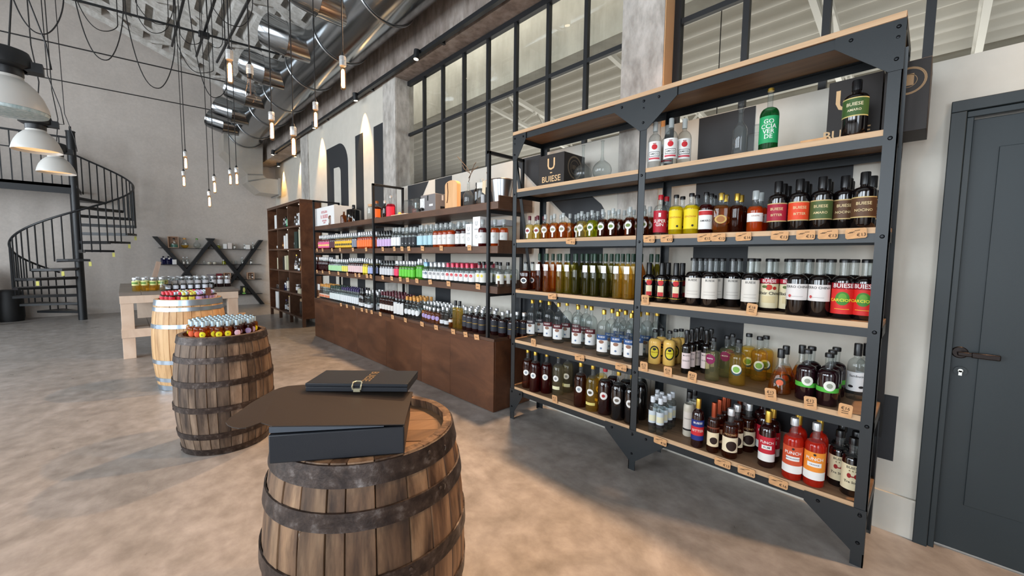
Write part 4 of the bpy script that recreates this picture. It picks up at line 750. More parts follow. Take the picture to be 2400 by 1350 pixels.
kind('zaba', 'creamy yellow bottle with oval label', 'round', .042, .245, CREAMY, cB, [('disc', C_(40, 40, 36), .36, .047, .72), ('disc', C_(240, 220, 60), .36, .036, .72), ('disc', tk, .45, .009, 1.3), ('text', C_(150, 70, 30), 'ZABAJONE', .36, .013)], rn=.0145, b=.62, s=.13, fill=.74, capz=.92)
kind('slend', 'slender black bottle with pink label', 'round', .0295, .285, DARK, cB, [('band', C_(226, 206, 204), .12, .48, 62), ('text', tk, 'MOSTO', .42, .014), ('text', tk, 'DOLCE', .3, .015)], rn=.0135, b=.58, s=.1, neck=DARK, capz=.9)
kind('purple', 'clear bottle of pale green liquor with round purple tag', 'round', .042, .265, OLIVE, cB, [('disc', C_(126, 24, 76), .52, .031, 1, -16), ('text', LW, 'MOSTO', .53, .012, -16)], rn=.0145, b=.62, s=.1, capz=.92)
KINDS['purple'][1][0][1].materials[0] = glass((224, 224, 176), .05, 1.42, .02, .45, 'pale_green_liquor')
kind('apple', 'golden liquor bottle with green apple label', 'round', .045, .275, GOLDL, cB, [('disc', C_(60, 78, 84), .34, .031), ('disc', C_(226, 226, 214), .37, .027), ('disc', C_(126, 172, 78), .36, .018)], rn=.016, b=.58, s=.14, capz=.92)
kind('peach', 'quilted conical amber bottle with peach label', 'cone', .056, .25, AMBER, cB, [('disc', C_(60, 56, 52), .26, .030), ('disc', C_(226, 222, 210), .28, .026), ('disc', C_(226, 110, 76), .27, .017)], rn=.0145, fill=.5, capz=.8, capr=1.25)
kind('plum', 'plum dark bottle with green swoosh', 'round', .047, .272, DKPLUM, cB, [('band', C_(82, 176, 62), .27, .36, 80), ('disc', C_(232, 232, 222), .4, .026, 1, 12), ('disc', C_(150, 156, 140), .4, .013, 1, 12)], rn=.017, b=.58, s=.12, fill=.68, capz=.92)
kind('sambuca', 'tall clear bottle with white label and black capsule', 'round', .041, .305, CLEARL, cB, [('band', C_(236, 236, 236), .16, .5, 78), ('text', tk, 'Sambuca', .43, .021), ('disc', tk, .24, .007, 1.7, -32), ('disc', tk, .24, .007, 1.7, 32)], rn=.0145, b=.58, s=.16, capz=.78, capr=1.22)
kind('magred', 'large bottle of dark red liquor with round white sticker', 'round', .052, .355, REDD, cG, [('disc', LW, .42, .026), ('disc', C_(150, 160, 170), .42, .012)], rn=.0145, b=.58, s=.2, capz=.91)
kind('magamb', 'large bottle of brown amber liquor with round white sticker', 'round', .052, .355, DKAMB, cG, [('disc', LW, .42, .026), ('disc', C_(150, 160, 170), .42, .012)], rn=.0145, b=.58, s=.2, capz=.91)
kind('magpale', 'large bottle of pale straw liquor with round white sticker', 'round', .052, .355, PALEY, cG, [('disc', LW, .42, .026), ('disc', C_(150, 150, 150), .42, .012)], rn=.0145, b=.58, s=.2, capz=.91, extra=lambda r, h: [('lower_label', strip(r, .15*h, .23*h, 40, C_(236, 232, 190)))])
KINDS['magpale'][1][0][1].materials[0] = glass((226, 216, 178), .06, 1.42, .02, .5, 'straw_liquor')
kind('maggold', 'large bottle of golden liquor with fruit and white sticker', 'round', .052, .36, GOLDL, cG, [('disc', LW, .42, .028), ('disc', C_(90, 84, 70), .42, .012, 1.3)], rn=.0145, b=.58, s=.2, capz=.91, extra=lambda r, h: [('lower_label', strip(r, .14*h, .2*h, 46, C_(236, 220, 130)))])
kind('magblack', 'large black bottle with white sticker', 'round', .053, .36, DARK, cG, [('disc', LW, .42, .028), ('disc', C_(120, 110, 100), .42, .012, 1.3)], rn=.0145, b=.58, s=.2, capz=.91)
kind('magcap', 'large dark bottle with red cap', 'round', .053, .36, DARKR, cR, [('disc', LW, .42, .029), ('disc', C_(176, 50, 50), .42, .012, 1.1)], rn=.0145, b=.58, s=.2, capz=.91)
kind('slimw', 'slim clear bottle with white cap', 'round', .0255, .25, CLEARL, cW, [('band', C_(206, 216, 222), .28, .62, 80), ('band', C_(226, 222, 190), .34, .5, 60), ('band', tk, .2, .28, 80)], rn=.012, b=.7, s=.08, capz=.84, capr=1.3)
kind('frost', 'tall frosted grey bottle with pale label', 'round', .035, .30, FROST, cB, [('band', C_(226, 216, 206), .16, .56, 60), ('band', tk, .14, .18, 60), ('band', C_(176, 168, 160), .4, .42, 40)], rn=.0145, b=.64, s=.12, capz=.86)
kind('bitter', 'dark red bottle with blue and red label and gold capsule', 'round', .037, .31, DARKR, cG, [('band', C_(38, 52, 124), .16, .58, 82), ('band', C_(206, 44, 52), .26, .44, 82), ('text', LW, 'BUIESE', .52, .021), ('text', C_(238, 210, 200), 'BITTER', .36, .026)], rn=.0135, b=.62, s=.16, neck=DARKR, capz=.8, capr=1.15)
kind('copper', 'dark amber bottle with copper capsule', 'round', .035, .31, DKAMB, cC, [('band', C_(236, 216, 180), .14, .42, 66), ('disc', C_(44, 24, 20), .26, .022, 1, 10), ('band', C_(120, 60, 40), .5, .53, 70)], rn=.014, b=.6, s=.12, capz=.7, capr=1.1)
kind('pist', 'dark amber bottle with cream silhouette label', 'round', .043, .298, DKAMB, cS, [('band', C_(238, 222, 190), .14, .44, 70), ('disc', C_(44, 24, 20), .27, .03, 1, 12), ('text', C_(206, 160, 110), 'NOCINO', .5, .018)], rn=.017, b=.62, s=.1, capz=.86)
kind('rum', 'dark red punch bottle with red label and white panel', 'round', .042, .325, DARKR, cG, [('band', C_(196, 40, 56), .12, .56, 76), ('band', LW, .12, .26, 76), ('text', LW, 'PUNCH', .46, .024), ('band', LW, .34, .41, 34), ('text', tk, 'RUM', .375, .018)], rn=.0145, b=.62, s=.14, neck=DARKR, capz=.8, capr=1.15)
kind('rumb', 'dark red punch bottle with black cap behind others', 'round', .042, .32, DARKR, cB, [('band', C_(196, 40, 56), .12, .56, 76), ('band', LW, .12, .26, 76), ('text', LW, 'PUNCH', .46, .024), ('band', LW, .34, .41, 34), ('text', tk, 'RUM', .375, .018)], rn=.0145, b=.62, s=.14, neck=DARKR, capz=.86, capr=1.15)
for kk, dsc, cc, tx in (('pman', 'bright orange punch bottle with rust orange label', (206, 84, 50), 'MANDARINO'), ('por', 'bright orange punch bottle with light orange label', (240, 146, 50), 'ORANGE')):
    kind(kk, dsc, 'round', .047, .335, PUNCHR, cS, [('band', C_(*cc), .12, .56, 76), ('band', LW, .12, .25, 76), ('text', LW, 'PUNCH', .455, .027), ('band', LW, .33, .40, 38), ('text', C_(60, 70, 110), tx, .365, .012), ('disc', tk, .525, .006)], rn=.0165, b=.62, s=.12, capz=.88)
kind('porb', 'bright orange punch bottle with gold capsule', 'round', .043, .335, PUNCHR, cG, [('band', C_(206, 84, 50), .12, .56, 60)], rn=.0145, b=.62, s=.14, neck=PUNCHR, capz=.8, capr=1.15)
kind('stelle', 'black bottle with cream label bearing red figures', 'round', .044, .295, DARK, cB, [('band', LC, .12, .56, 78), ('text', tk, 'BUIESE', .51, .021), ('text', C_(110, 90, 50), '★ ★ ★', .455, .012), ('disc', C_(150, 34, 34), .37, .012, .7, -18), ('disc', C_(150, 34, 34), .37, .012, .7, 18), ('band', C_(150, 34, 34), .35, .37, 12), ('text', tk, 'Tre Stelle', .26, .019)], rn=.0175, b=.62, s=.1, capz=.88)
for kk in ('flaskA', 'flaskB'): kind(kk, 'round bellied clear glass carafe with thin neck', 'flask', .074, .30, CLEAR, None, rn=.011, fill=.02, n=28, name='carafe', cat='carafe')
# ---- rack placement: picture column of each bottle, kind, depth rows behind it
RK = 'on the rack'
def run(items, z, xf, place):
    for px, key, *o in items:
        r = KINDS[key][4]; nb = o[0] if o else 0; dx = o[1] if len(o) > 1 else 0; bk = o[2] if len(o) > 2 else key
        x = xf+r+dx; y = ypx(px, x, z+.08)
        put(key, x, y, z, place, 0)
        for i in range(nb):
            xb = x+(2*r+.008)*(i+1)
            if xb+r < 2.94: put(bk, xb, y+rnd.uniform(-.004, .004), z, place, i+1)
f0 = XR+.018
run([(1534, 'amico', 0), (1571, 'amico', 0, .0), (1598, 'amico', 0, .055), (1801, 'greenbt', 0), (1733, 'decant', 0, .05), (1761, 'sqclear', 0, .05), (2003, 'greenlab', 0, .0), (1562, 'amico', 0, .115)], SZ[0], f0, 'on top rack shelf')
run([(1366, 'flaskA', 0, .07), (1411, 'flaskB', 0, .07)], SZ[0], f0, 'on top rack shelf')
run([(1241, 'lpale', 1), (1260, 'lpale', 1, .02), (1278, 'lamb', 1), (1299, 'lamb', 1), (1320, 'lamb', 2), (1342, 'ldark', 1, .05), (1363, 'lyel', 2), (1387, 'lgrn', 2), (1412, 'ldark', 2), (1436, 'ldark', 2), (1457, 'ldark', 1, .04), (1476, 'ldark', 2), (1508, 'ldark', 1)], SZ[1], f0, 'on second rack shelf')
run([(1547, 'gin', 1), (1583, 'genz', 1), (1619, 'genz', 1), (1647, 'wlred', 2), (1675, 'sqamb', 1), (1714, 'dkamb2', 1, .03), (1769, 'ambsm', 1, .01), (1821, 'crimson', 3), (1871, 'orangel', 2), (1922, 'greenl', 3), (1976, 'brownl', 2, .05), (2023, 'brownl', 1)], SZ[1], f0, 'on second rack shelf')
run([(1232, 'sqdark', 1), (1264, 'sred', 1), (1281, 'samb', 2), (1297, 'sambn', 1, .03), (1312, 'sgrn', 1), (1324, 'sgrn', 1), (1349, 'soln', 2, .02), (1364, 'soln', 1, .07), (1374, 'sol', 1), (1393, 'sol', 1), (1418, 'sol', 2), (1446, 'syel', 1), (1470, 'syel', 1), (1500, 'samb', 0, .06), (1524, 'soln', 0, .13), (1538, 'soln', 0, .2)], SZ[2], f0, 'on third rack shelf')
run([(1520, 'redlab', 1), (1550, 'redlab', 1), (1583, 'redlab', 1), (1624, 'white1', 2), (1662, 'white1', 2), (1697, 'white1', 1, .05), (1728, 'white1', 1, .04), (1757, 'white1', 1, .02), (1789, 'elixir', 2, .03, 'plain'), (1819, 'elixir', 2, 0, 'plain'), (1866, 'ferro', 2, .0, 'plain'), (1915, 'ferro', 2, 0, 'plain'), (1966, 'carciofo', 2, 0, 'plain'), (2022, 'carciofo', 2, 0, 'plain')], SZ[2], f0, 'on third rack shelf')
def spotrun(items, z, place):
    """px, py of the front of the base on the shelf, kind, rows behind, step"""
    for px, py, key, *o in items:
        r = KINDS[key][4]; p = hit(px, py, 2, z); d = Vector((p.x, p.y, 0)).normalized(); p = p+d*r*.92; p.x = max(p.x, XR+r+.008)
        put(key, p.x, p.y, z, place, 0)
        for i in range(o[0] if o else 0):
            xb = p.x+(2*r+.012)*(i+1)
            if xb+r < 2.94: put(o[1] if len(o) > 1 else key, xb, p.y+rnd.uniform(-.004, .004), z, place, i+1)
spotrun([(1245, 791, 'bgrey', 2), (1286, 798, 'bmar', 2), (1308, 805, 'bmar', 2), (1334, 806, 'bmar', 2), (1353, 816, 'bmar', 2), (1384, 819, 'bmar', 2), (1413, 836, 'bblue', 2), (1445, 843, 'bblue', 2), (1477, 850, 'bblue', 2), (1507, 842, 'bgrey', 2)], SZ[3], 'on fourth rack shelf')
spotrun([(1533, 854, 'zaba', 1), (1567, 858, 'zaba', 1), (1598, 849, 'zaba', 0), (1606, 876, 'slend', 1), (1630, 868, 'slend', 1), (1652, 876, 'slend', 1), (1668, 894, 'purple', 0), (1700, 886, 'purple', 1), (1726, 905, 'apple', 0), (1776, 894, 'apple', 1), (1752, 882, 'apple', 0), (1800, 884, 'apple', 0), (1825, 925, 'peach', 1), (1857, 914, 'peach', 1), (1886, 939, 'plum', 3), (1936, 953, 'plum', 3), (1988, 941, 'sambuca', 2), (2020, 950, 'sambuca', 1)], SZ[3], 'on fourth rack shelf')
spotrun([(1249, 921, 'magred', 0), (1236, 911, 'magamb', 0), (1276, 924, 'magred', 0), (1305, 928, 'magpale', 0), (1329, 921, 'magpale', 0), (1354, 958, 'magamb', 0), (1377, 970, 'maggold', 1), (1404, 979, 'magcap', 1), (1437, 991, 'magblack', 1), (1475, 997, 'magblack', 1), (1461, 982, 'magblack', 0)], SZ[4], 'on bottom rack shelf')
spotrun([(1520, 1019, 'slimw', 2), (1543, 1022, 'slimw', 3), (1536, 1003, 'slimw', 0), (1612, 1024, 'frost', 1), (1629, 1053, 'bitter', 0), (1664, 1067, 'copper', 3), (1697, 1087, 'pist', 1), (1735, 1064, 'pist', 1), (1690, 1060, 'copper', 2), (1766, 1071, 'rumb', 1), (1794, 1097, 'rum', 1), (1852, 1129, 'pman', 1, 'porb'), (1895, 1157, 'por', 1, 'porb'), (1961, 1141, 'stelle', 1), (2003, 1168, 'stelle', 1)], SZ[4], 'on bottom rack shelf')
# ------------------------------------------------------------------ bottles on the counter shelves
def small(key, desc, liq, cap, lc, r=.036, h=.25, disc=None, txt=None, tc=tk, z0=.12, z1=.52, hw=80, capz=.82, neck=CLEAR, b=.6, s=.12, sq=0, name='spirit_bottle', rn=None, fill=None):
    lab = []
    if lc: lab.append(('band', C_(*lc), z0, z1, hw))
    if disc: lab.append(('disc', C_(*disc[0]), disc[1], disc[2]))
    if txt: lab.append(('text', tc, txt, (z0+z1)/2+.05, .03))
    kind(key, desc, 'round', r, h, liq, cap, lab, rn=rn or r*.4, b=b, s=s, capz=capz, neck=neck, sq=sq, n=14, name=name, fill=fill)
small('pinkm', 'magenta bottle with pink and yellow label', MAGL, cS, (226, 90, 140), disc=((244, 220, 110), .3, .016)); small('marb', 'dark red bottle with maroon label', REDD, cS, (82, 34, 48)); small('yellb', 'bottle with yellow label and dark round picture', GOLDL, cS, (240, 190, 36), disc=((70, 60, 30), .3, .018)); small('grb', 'dark bottle with grey blue label', DARK, cS, (130, 136, 150)); small('orb', 'amber bottle with wide bright orange label', ORL, cS, (244, 116, 44)); small('lilb', 'dark bottle with lilac label and black cap', DARK, cB, (206, 176, 220), h=.24); small('whb', 'clear bottle with white label and glass stopper', CLEARL, cGL, (232, 234, 234), h=.27, r=.042); small('blb', 'clear bottle with black label and glass stopper', CLEARL, cGL, (40, 42, 46), h=.26, r=.042, disc=((220, 220, 220), .22, .006)); small('ltb', 'clear bottle with pale blue label and glass stopper', CLEARL, cGL, (176, 216, 228), h=.27, r=.042); small('ambu', 'amber bottle with white lettered label', ORL, cGL, (230, 230, 226), h=.27, r=.044, txt='U', tc=C_(150, 150, 150)); small('redu', 'red brown bottle with white label', REDD, cGL, (232, 232, 228), h=.27, r=.044, txt='U', tc=C_(150, 150, 150))
small('redt', 'tall dark red bottle without label', REDD, cS, None, h=.25); small('pgr', 'bottle with pale green label and silver cap', CLEARL, cS, (168, 214, 160), r=.034, h=.22); small('ypl', 'bottle with pale yellow label and silver cap', CLEARL, cS, (226, 218, 96), r=.034, h=.22); small('pkw', 'dark red bottle with pale pink label', REDD, cS, (226, 196, 196), h=.245); small('yl3', 'bottle with lemon yellow label', YELLOW, cS, (240, 224, 70), r=.034, h=.235); small('lblu', 'dark bottle with lavender blue label', DARK, cS, (166, 176, 220), r=.034, h=.22); small('gwh', 'dark bottle with grey white label and black cap', DARK, cB, (206, 208, 212), r=.036, h=.22); small('pkr', 'bottle with hot pink label', MAGL, cS, (240, 60, 100), r=.034, h=.22); small('gr5', 'bottle with bright green label', LIME, cS, (104, 206, 60), r=.034, h=.22); small('grbig', 'taller green bottle with bright green label', LIME, cS, (96, 190, 60), r=.04, h=.25)
for kk, dsc, cc, cp in (('blr', 'clear bottle with white label and blue grey ring', (90, 116, 140), mat((128, 168, 198), .3, .4)), ('gyr', 'clear bottle with white label and grey ring', (150, 150, 152), cS), ('rdr', 'clear bottle with red ring label and red cap', (214, 60, 70), mat((206, 70, 92), .3, .4))):
    small(kk, dsc, CLEARL, cp, (234, 234, 234), r=.04, h=.215, disc=(cc, .4, .017), txt='6', tc=C_(190, 190, 190), capz=.78, rn=.02)
small('yld', 'clear bottle with white label and yellow spot', CLEARL, cB, (230, 230, 222), r=.042, h=.235, disc=((230, 214, 90), .4, .015), capz=.86, rn=.015)
small('clor', 'clear bottle with orange fruit label and yellow cap', CLEARL, cO, (232, 206, 190), h=.26, disc=((226, 120, 70), .2, .02), z1=.34); small('clgr', 'clear bottle with pale label and dark green cap', CLEARL, cGr, (222, 232, 230), h=.26, hw=50); small('clpu', 'clear bottle with pale label and purple cap', CLEARL, cP, (226, 232, 236), h=.26, hw=50); small('wine', 'slope shouldered black bottle with white label', DARK, cB, (226, 228, 228), h=.29, r=.04, z0=.06, z1=.24, b=.4, s=.3, neck=DARK); small('clwl', 'clear bottle with two white labels', CLEARL, cS, (232, 234, 236), h=.27, r=.044, z0=.06, z1=.24); small('dwm', 'dark bottle with white label and maroon capsule', DKAMB, cM, (230, 226, 220), h=.285, r=.038, z0=.16, z1=.4, hw=60); small('rect', 'dark square bottle with tall narrow white label', DARK, cM, (228, 228, 226), h=.27, r=.036, z0=.08, z1=.6, hw=36, sq=6); small('clro', 'clear bottle with round white label and orange capsule', CLEARL, cO, None, h=.27, r=.042, disc=((230, 234, 236), .3, .034)); small('amli', 'squat amber bottle with lilac round label', AMBER, cS, None, h=.18, r=.042, disc=((176, 156, 206), .36, .026)); small('clwh', 'small clear bottle with white label', CLEARL, cS, (222, 226, 228), h=.21, r=.04, z0=.1, z1=.3); small('smw', 'miniature amber bottle with white neck card', AMBER, cB, (236, 236, 230), h=.14, r=.026, z0=.4, z1=.62); small('amta', 'tall amber bottle with tall black cap', GOLDL, cB, None, h=.30, r=.036, b=.66); small('blgo', 'dark bottle with black label and thin gold band', DARKR, cS, (48, 50, 58), h=.245, r=.044, z0=.16, z1=.6, capz=.86); small('clst', 'clear bottle with silver stopper', CLEARL, cS, None, h=.22, r=.036)
KINDS['blgo'][1].append(('gold_band', MB().lathe([(.0455, .092), (.0455, .096)], 16).data('gold_band', cG)))
BACK = MB(); BMATS = []
def toback(key, x, y, z):
    for pn, me in KINDS[key][1]:
        mp = []
        for mm in me.materials:
            if mm not in BMATS: BMATS.append(mm)
            mp.append(BMATS.index(mm))
        a = len(BACK.v); BACK.v += [(v.co.x+x, v.co.y+y, v.co.z+z) for v in me.vertices]
        for p in me.polygons: BACK.face([a+i for i in p.vertices], mp[p.material_index])
def crun(z, items, place, xf=2.538):
    for p0, p1, key, rows in items:
        r = KINDS[key][4]; x = xf+r; y0, y1 = ypx(p0, x, z+.08), ypx(p1, x, z+.08); st = 2*r+.006
        n = max(1, int(round(abs(y0-y1)/st))); st = max(st, abs(y0-y1)/n)
        for i in range(n):
            y = y0-(i+.5)*st
            if any(abs(y-f) < r+.017 for f in (7.86, 5.415, 2.95)) and xf < 2.545: continue
            put(key, x, y, z, place, 0)
            for k in range(rows):
                xb = x+(2*r+.01)*(k+1)
                if xb+r < 2.93: toback(key, xb, y+rnd.uniform(-.008, .008), z+.0005)
crun(CS[1]-.03, [(742, 774, 'pinkm', 2), (775, 788, 'marb', 2), (788, 827, 'yellb', 2), (828, 836, 'grb', 2), (837, 872, 'orb', 2), (881, 918, 'lilb', 2), (918, 942, 'whb', 2), (943, 974, 'blb', 2), (975, 1017, 'ltb', 2), (1018, 1057, 'ambu', 2), (1058, 1089, 'redu', 2)], 'on upper counter shelf')
crun(CS[2]-.03, [(742, 770, 'redt', 1), (773, 803, 'pgr', 2), (804, 818, 'ypl', 2), (819, 851, 'pkw', 1), (853, 864, 'yl3', 2), (865, 873, 'lblu', 2), (881, 921, 'gwh', 2), (922, 937, 'pkr', 2), (938, 969, 'gr5', 2), (970, 985, 'grbig', 1), (986, 1006, 'blr', 3), (1007, 1045, 'gyr', 3), (1046, 1110, 'rdr', 3), (1112, 1137, 'yld', 2), (1150, 1180, 'yld', 2)], 'on lower counter shelf')
crun(CZ, [(752, 775, 'clor', 2), (776, 800, 'clgr', 2), (801, 843, 'clpu', 2), (843, 852, 'wine', 1), (858, 872, 'clwl', 2), (882, 892, 'clwl', 1), (893, 924, 'dwm', 2), (926, 949, 'rect', 2), (951, 984, 'clro', 2)], 'on counter top', 2.545)
crun(CZ, [(985, 1031, 'amli', 0), (1034, 1050, 'clwh', 0), (1052, 1062, 'smw', 0), (1063, 1078, 'amta', 0), (1082, 1138, 'blgo', 3)], 'on counter top', 2.56)
crun(CZ, [(992, 1078, 'clst', 2)], 'behind amber ones on counter top', 2.70)
for px in (1160, 1178, 1200): y = ypx(px, 2.66, CZ+.1); put('blgo', 2.66, y, CZ, 'near the counter end', 0)
for px in (1190, 1212, 1228): y = ypx(px, 2.78, CZ+.1); toback('blgo', 2.78, y, CZ)
for px in (1131,): put('redu', 2.585, ypx(px, 2.585, 1.7), CS[1]-.03, 'beside white cartons')
for px, xx in ((1160, 2.66), (1178, 2.70)): put('ambu', xx, ypx(px, xx, 1.7), CS[1]-.03, 'by the shelf end post')
o = BACK.build('bottles_behind', BMATS, ang=50); tag(o, 'mass of bottles standing behind the front row on the counter shelves', 'bottles', kind='stuff')
# ------------------------------------------------------------------ things on the counter's upper boards
def cuboid(name, label, cat, x0, x1, y0, y1, z0, z1, mt, faces=(), bev=.002, pn='carton_body'):
    """box with flat print on its -x (front) or -y (side) face"""
    r = thing(name, label, cat, ((x0+x1)/2, (y0+y1)/2, z0)); m = MB(); m.box(x0, x1, y0, y1, z0, z1); part(m, pn, mt, r, bevel=bev)
    for f in faces:
        m = MB(); side, kd, mm = f[0], f[1], f[2]; yc, zc = (y0+y1)/2+f[3], (z0+z1)/2+f[4]; xc = (x0+x1)/2+f[3]
        P = (lambda u, v: (x0-.0012, yc-u, zc+v)) if side == 'f' else (lambda u, v: (xc+u, y0-.0012, zc+v))
        if kd == 'text': m.text(f[5], f[6], P, 0)
        elif kd == 'rect': m.v += [P(-f[5], -f[6]), P(f[5], -f[6]), P(f[5], f[6]), P(-f[5], f[6])]; m.face((0, 1, 2, 3))
        elif kd == 'ring':
            for R in f[5:]:
                a = len(m.v); m.v += [P(R*math.cos(t), R*math.sin(t)) for t in [2*PI*i/28 for i in range(28)]]+[P(R*.93*math.cos(t), R*.93*math.sin(t)) for t in [2*PI*i/28 for i in range(28)]]
                for i in range(28): j = (i+1) % 28; m.face((a+i, a+j, a+28+j, a+28+i))
        part(m, 'print', mm, r, smooth=False)
    return r
RP = C_(206, 60, 76); yb = lambda px, x, z: ypx(px, x, z)
z = CS[0]-.03
cuboid('shipping_carton', 'white carton with red lettering at the far end of the top counter shelf', 'box', 2.56, 2.90, yb(783, 2.56, 2.2), yb(739, 2.56, 2.2), z, z+.33, WHITE, [('f', 'text', RP, 0, .075, 'DISTILLERIA', .055), ('f', 'text', RP, 0, -.005, 'R. BUIESE', .085), ('f', 'text', RP, 0, -.075, 'DISTILLERIA', .04), ('f', 'text', RP, 0, -.11, 'GRAPPE', .03)])
kind('brnA', 'brown glass apothecary bottle in front of the white carton', 'round', .062, .24, AMBG, None, [('band', C_(214, 206, 190), .15, .42, 26, -50)], rn=.016, b=.58, s=.14, neck=AMBG, name='apothecary_bottle'); kind('brnB', 'brown glass bottle right of the white carton', 'round', .055, .22, AMBG, None, (), rn=.016, b=.58, s=.14, neck=AMBG, name='apothecary_bottle')
kind('tinyA', 'tiny brown bottle beside the big black bottle', 'round', .026, .13, AMBG, cW, (), rn=.012, name='apothecary_bottle'); kind('bigblk', 'broad black glass bottle with short neck', 'round', .09, .30, DARK, cB, (), rn=.02, b=.7, s=.08, neck=DARK, sq=5, name='glass_bottle'); kind('clrjar', 'tall clear corked jar half behind the frame post', 'round', .045, .24, CLEAR, cK, (), rn=.03, b=.74, s=.06, name='corked_jar', cat='jar')
kind('ojug', 'dark bottle with bright orange label left of the post', 'round', .06, .26, DKAMB, mat((186, 100, 40), .3), [('band', C_(240, 110, 40), .1, .55, 85)], rn=.02, b=.6, s=.12); kind('bslim', 'slim black bottle with silver ball stopper', 'round', .04, .27, DARK, cS, [('band', PAPER, .05, .5, 8, -30)], rn=.015, neck=DARK); kind('bmid', 'small dark bottle half hidden by the red one', 'round', .042, .225, DKAMB, cB, [('band', C_(190, 170, 170), .1, .45, 60)], rn=.016); kind('rrnd', 'round bottle with red label and tall neck', 'round', .062, .30, MAGL, cS, [('band', C_(222, 44, 70), .05, .5, 88)], rn=.017, b=.5, s=.16, capz=.9)
def one(key, px, x, z, place=''): return put(key, x, ypx(px, x, z+.1), z, place or 'on the top counter shelf')
one('brnA', 779, 2.60, z+0); one('brnB', 806, 2.66, z); one('tinyA', 818, 2.60, z); one('bigblk', 829, 2.70, z); one('clrjar', 868, 2.64, z); one('ojug', 884, 2.62, z); one('bslim', 896, 2.68, z); one('bmid', 906, 2.72, z); one('rrnd', 916, 2.64, z)
yA, yB = ypx(922, 2.6, z+.02), ypx(958, 2.6, z+.02)
r = thing('serving_board', 'pale wooden board lying flat with a small yellow knob', 'board', (2.66, (yA+yB)/2, z)); m = MB(); m.box(2.56, 2.78, yB, yA, z, z+.02); part(m, 'board', PINE, r, bevel=.004); m = MB(); m.lathe([(0, 0), (.02, 0), (.022, .02), (.012, .035), (0, .035)], 14, 0, (2.62, (yA*2+yB)/3, z+.02)); part(m, 'knob', mat((226, 186, 80), .4), r)
yA, yB = ypx(938, 2.80, z+.1), ypx(972, 2.74, z+.1)
r = thing('acrylic_display', 'clear acrylic cover with slanted corner over a glass ball', 'display case', (2.84, (yA+yB)/2, z)); m = MB(); H_ = .24
P = [(yA, 0), (yA-.10, H_), (yB, H_), (yB, 0)]
m.prism([(2.80, y, z+h_) for y, h_ in P], (.008, 0, 0)); m.prism([(2.94, y, z+h_) for y, h_ in P], (.008, 0, 0)); m.prism([(2.80, yA-.10, z+H_), (2.948, yA-.10, z+H_), (2.948, yB, z+H_), (2.80, yB, z+H_)], (0, 0, .006)); m.box(2.80, 2.948, yB, yB+.006, z, z+H_); part(m, 'cover', CLEAR, r, smooth=False)
yc = yB+.16; m = MB(); m.lathe([(.02, .04), (.045, .07), (.05, .1), (.03, .14), (.024, .19), (0, .19)], 18, 0, (2.86, yc, z)); part(m, 'glass_ball', CLEAR, r); m = MB(); m.lathe([(0, .13), (.026, .13), (.026, .2), (0, .2)], 14, 0, (2.86, yc, z)); part(m, 'ball_cap', STEEL, r)
yA, yB = ypx(986, 2.60, z+.1), ypx(1020, 2.60, z+.1)
GREYP = mat((126, 122, 122), .5, 0, name='grey_painted_metal')
r = cuboid('test_instrument', 'grey metal instrument box with dials and knobs beside wooden board', 'instrument', 2.60, 2.90, yB, yA, z+.015, z+.21, GREYP, [('f', 'rect', WHITE, .12, -.0, .05, .06), ('f', 'ring', BLACK, .12, .0, .035), ('f', 'rect', BLACK, -.0, .055, .014, .03), ('f', 'rect', WHITE, -.07, -.03, .04, .012), ('s', 'rect', WHITE, -.05, .055, .012, .03), ('s', 'rect', WHITE, .05, .05, .03, .03), ('s', 'rect', BLACK, -.05, -.06, .03, .015)], .006, 'case')
m = MB()
for dy in (.16, .10): m.cyl((2.60, (yA+yB)/2+dy, z+.045), (2.57, (yA+yB)/2+dy, z+.045), .018, 12)
part(m, 'knob', BLACK, r); m = MB()
for x in (2.63, 2.87):
    for y in (yA-.03, yB+.03): m.box(x-.012, x+.012, y-.012, y+.012, z, z+.016)
part(m, 'foot', BLACK, r)
yA, yB = ypx(1043, 2.62, z+.1), ypx(1071, 2.62, z+.1); w = (yA-yB)/2
r = thing('wooden_plaque', 'pale wooden plaque with rounded top and dark crack standing upright', 'plaque', (2.66, (yA+yB)/2, z)); m = MB()
m.prism([(2.62, yB, z), (2.62, yA, z)]+[(2.62, (yA+yB)/2+w*math.cos(t), z+.27+.05*math.sin(t)) for t in [PI*i/12 for i in range(13)]], (.05, 0, 0)); part(m, 'plank', noise_mat('honey_pine', ((.3, (216, 164, 110)), (.7, (238, 192, 142))), 8, stretch=(1, 1, .15), rough=(.4, .5), bump=.05), r, smooth=False)
m = MB(); m.tube([(2.619, yA-.05, z+.30), (2.619, yA-.06, z+.2), (2.619, yA-.055, z+.12), (2.619, yA-.04, z+.08)], .006, 5); part(m, 'crack', mat((96, 56, 34), .8), r)
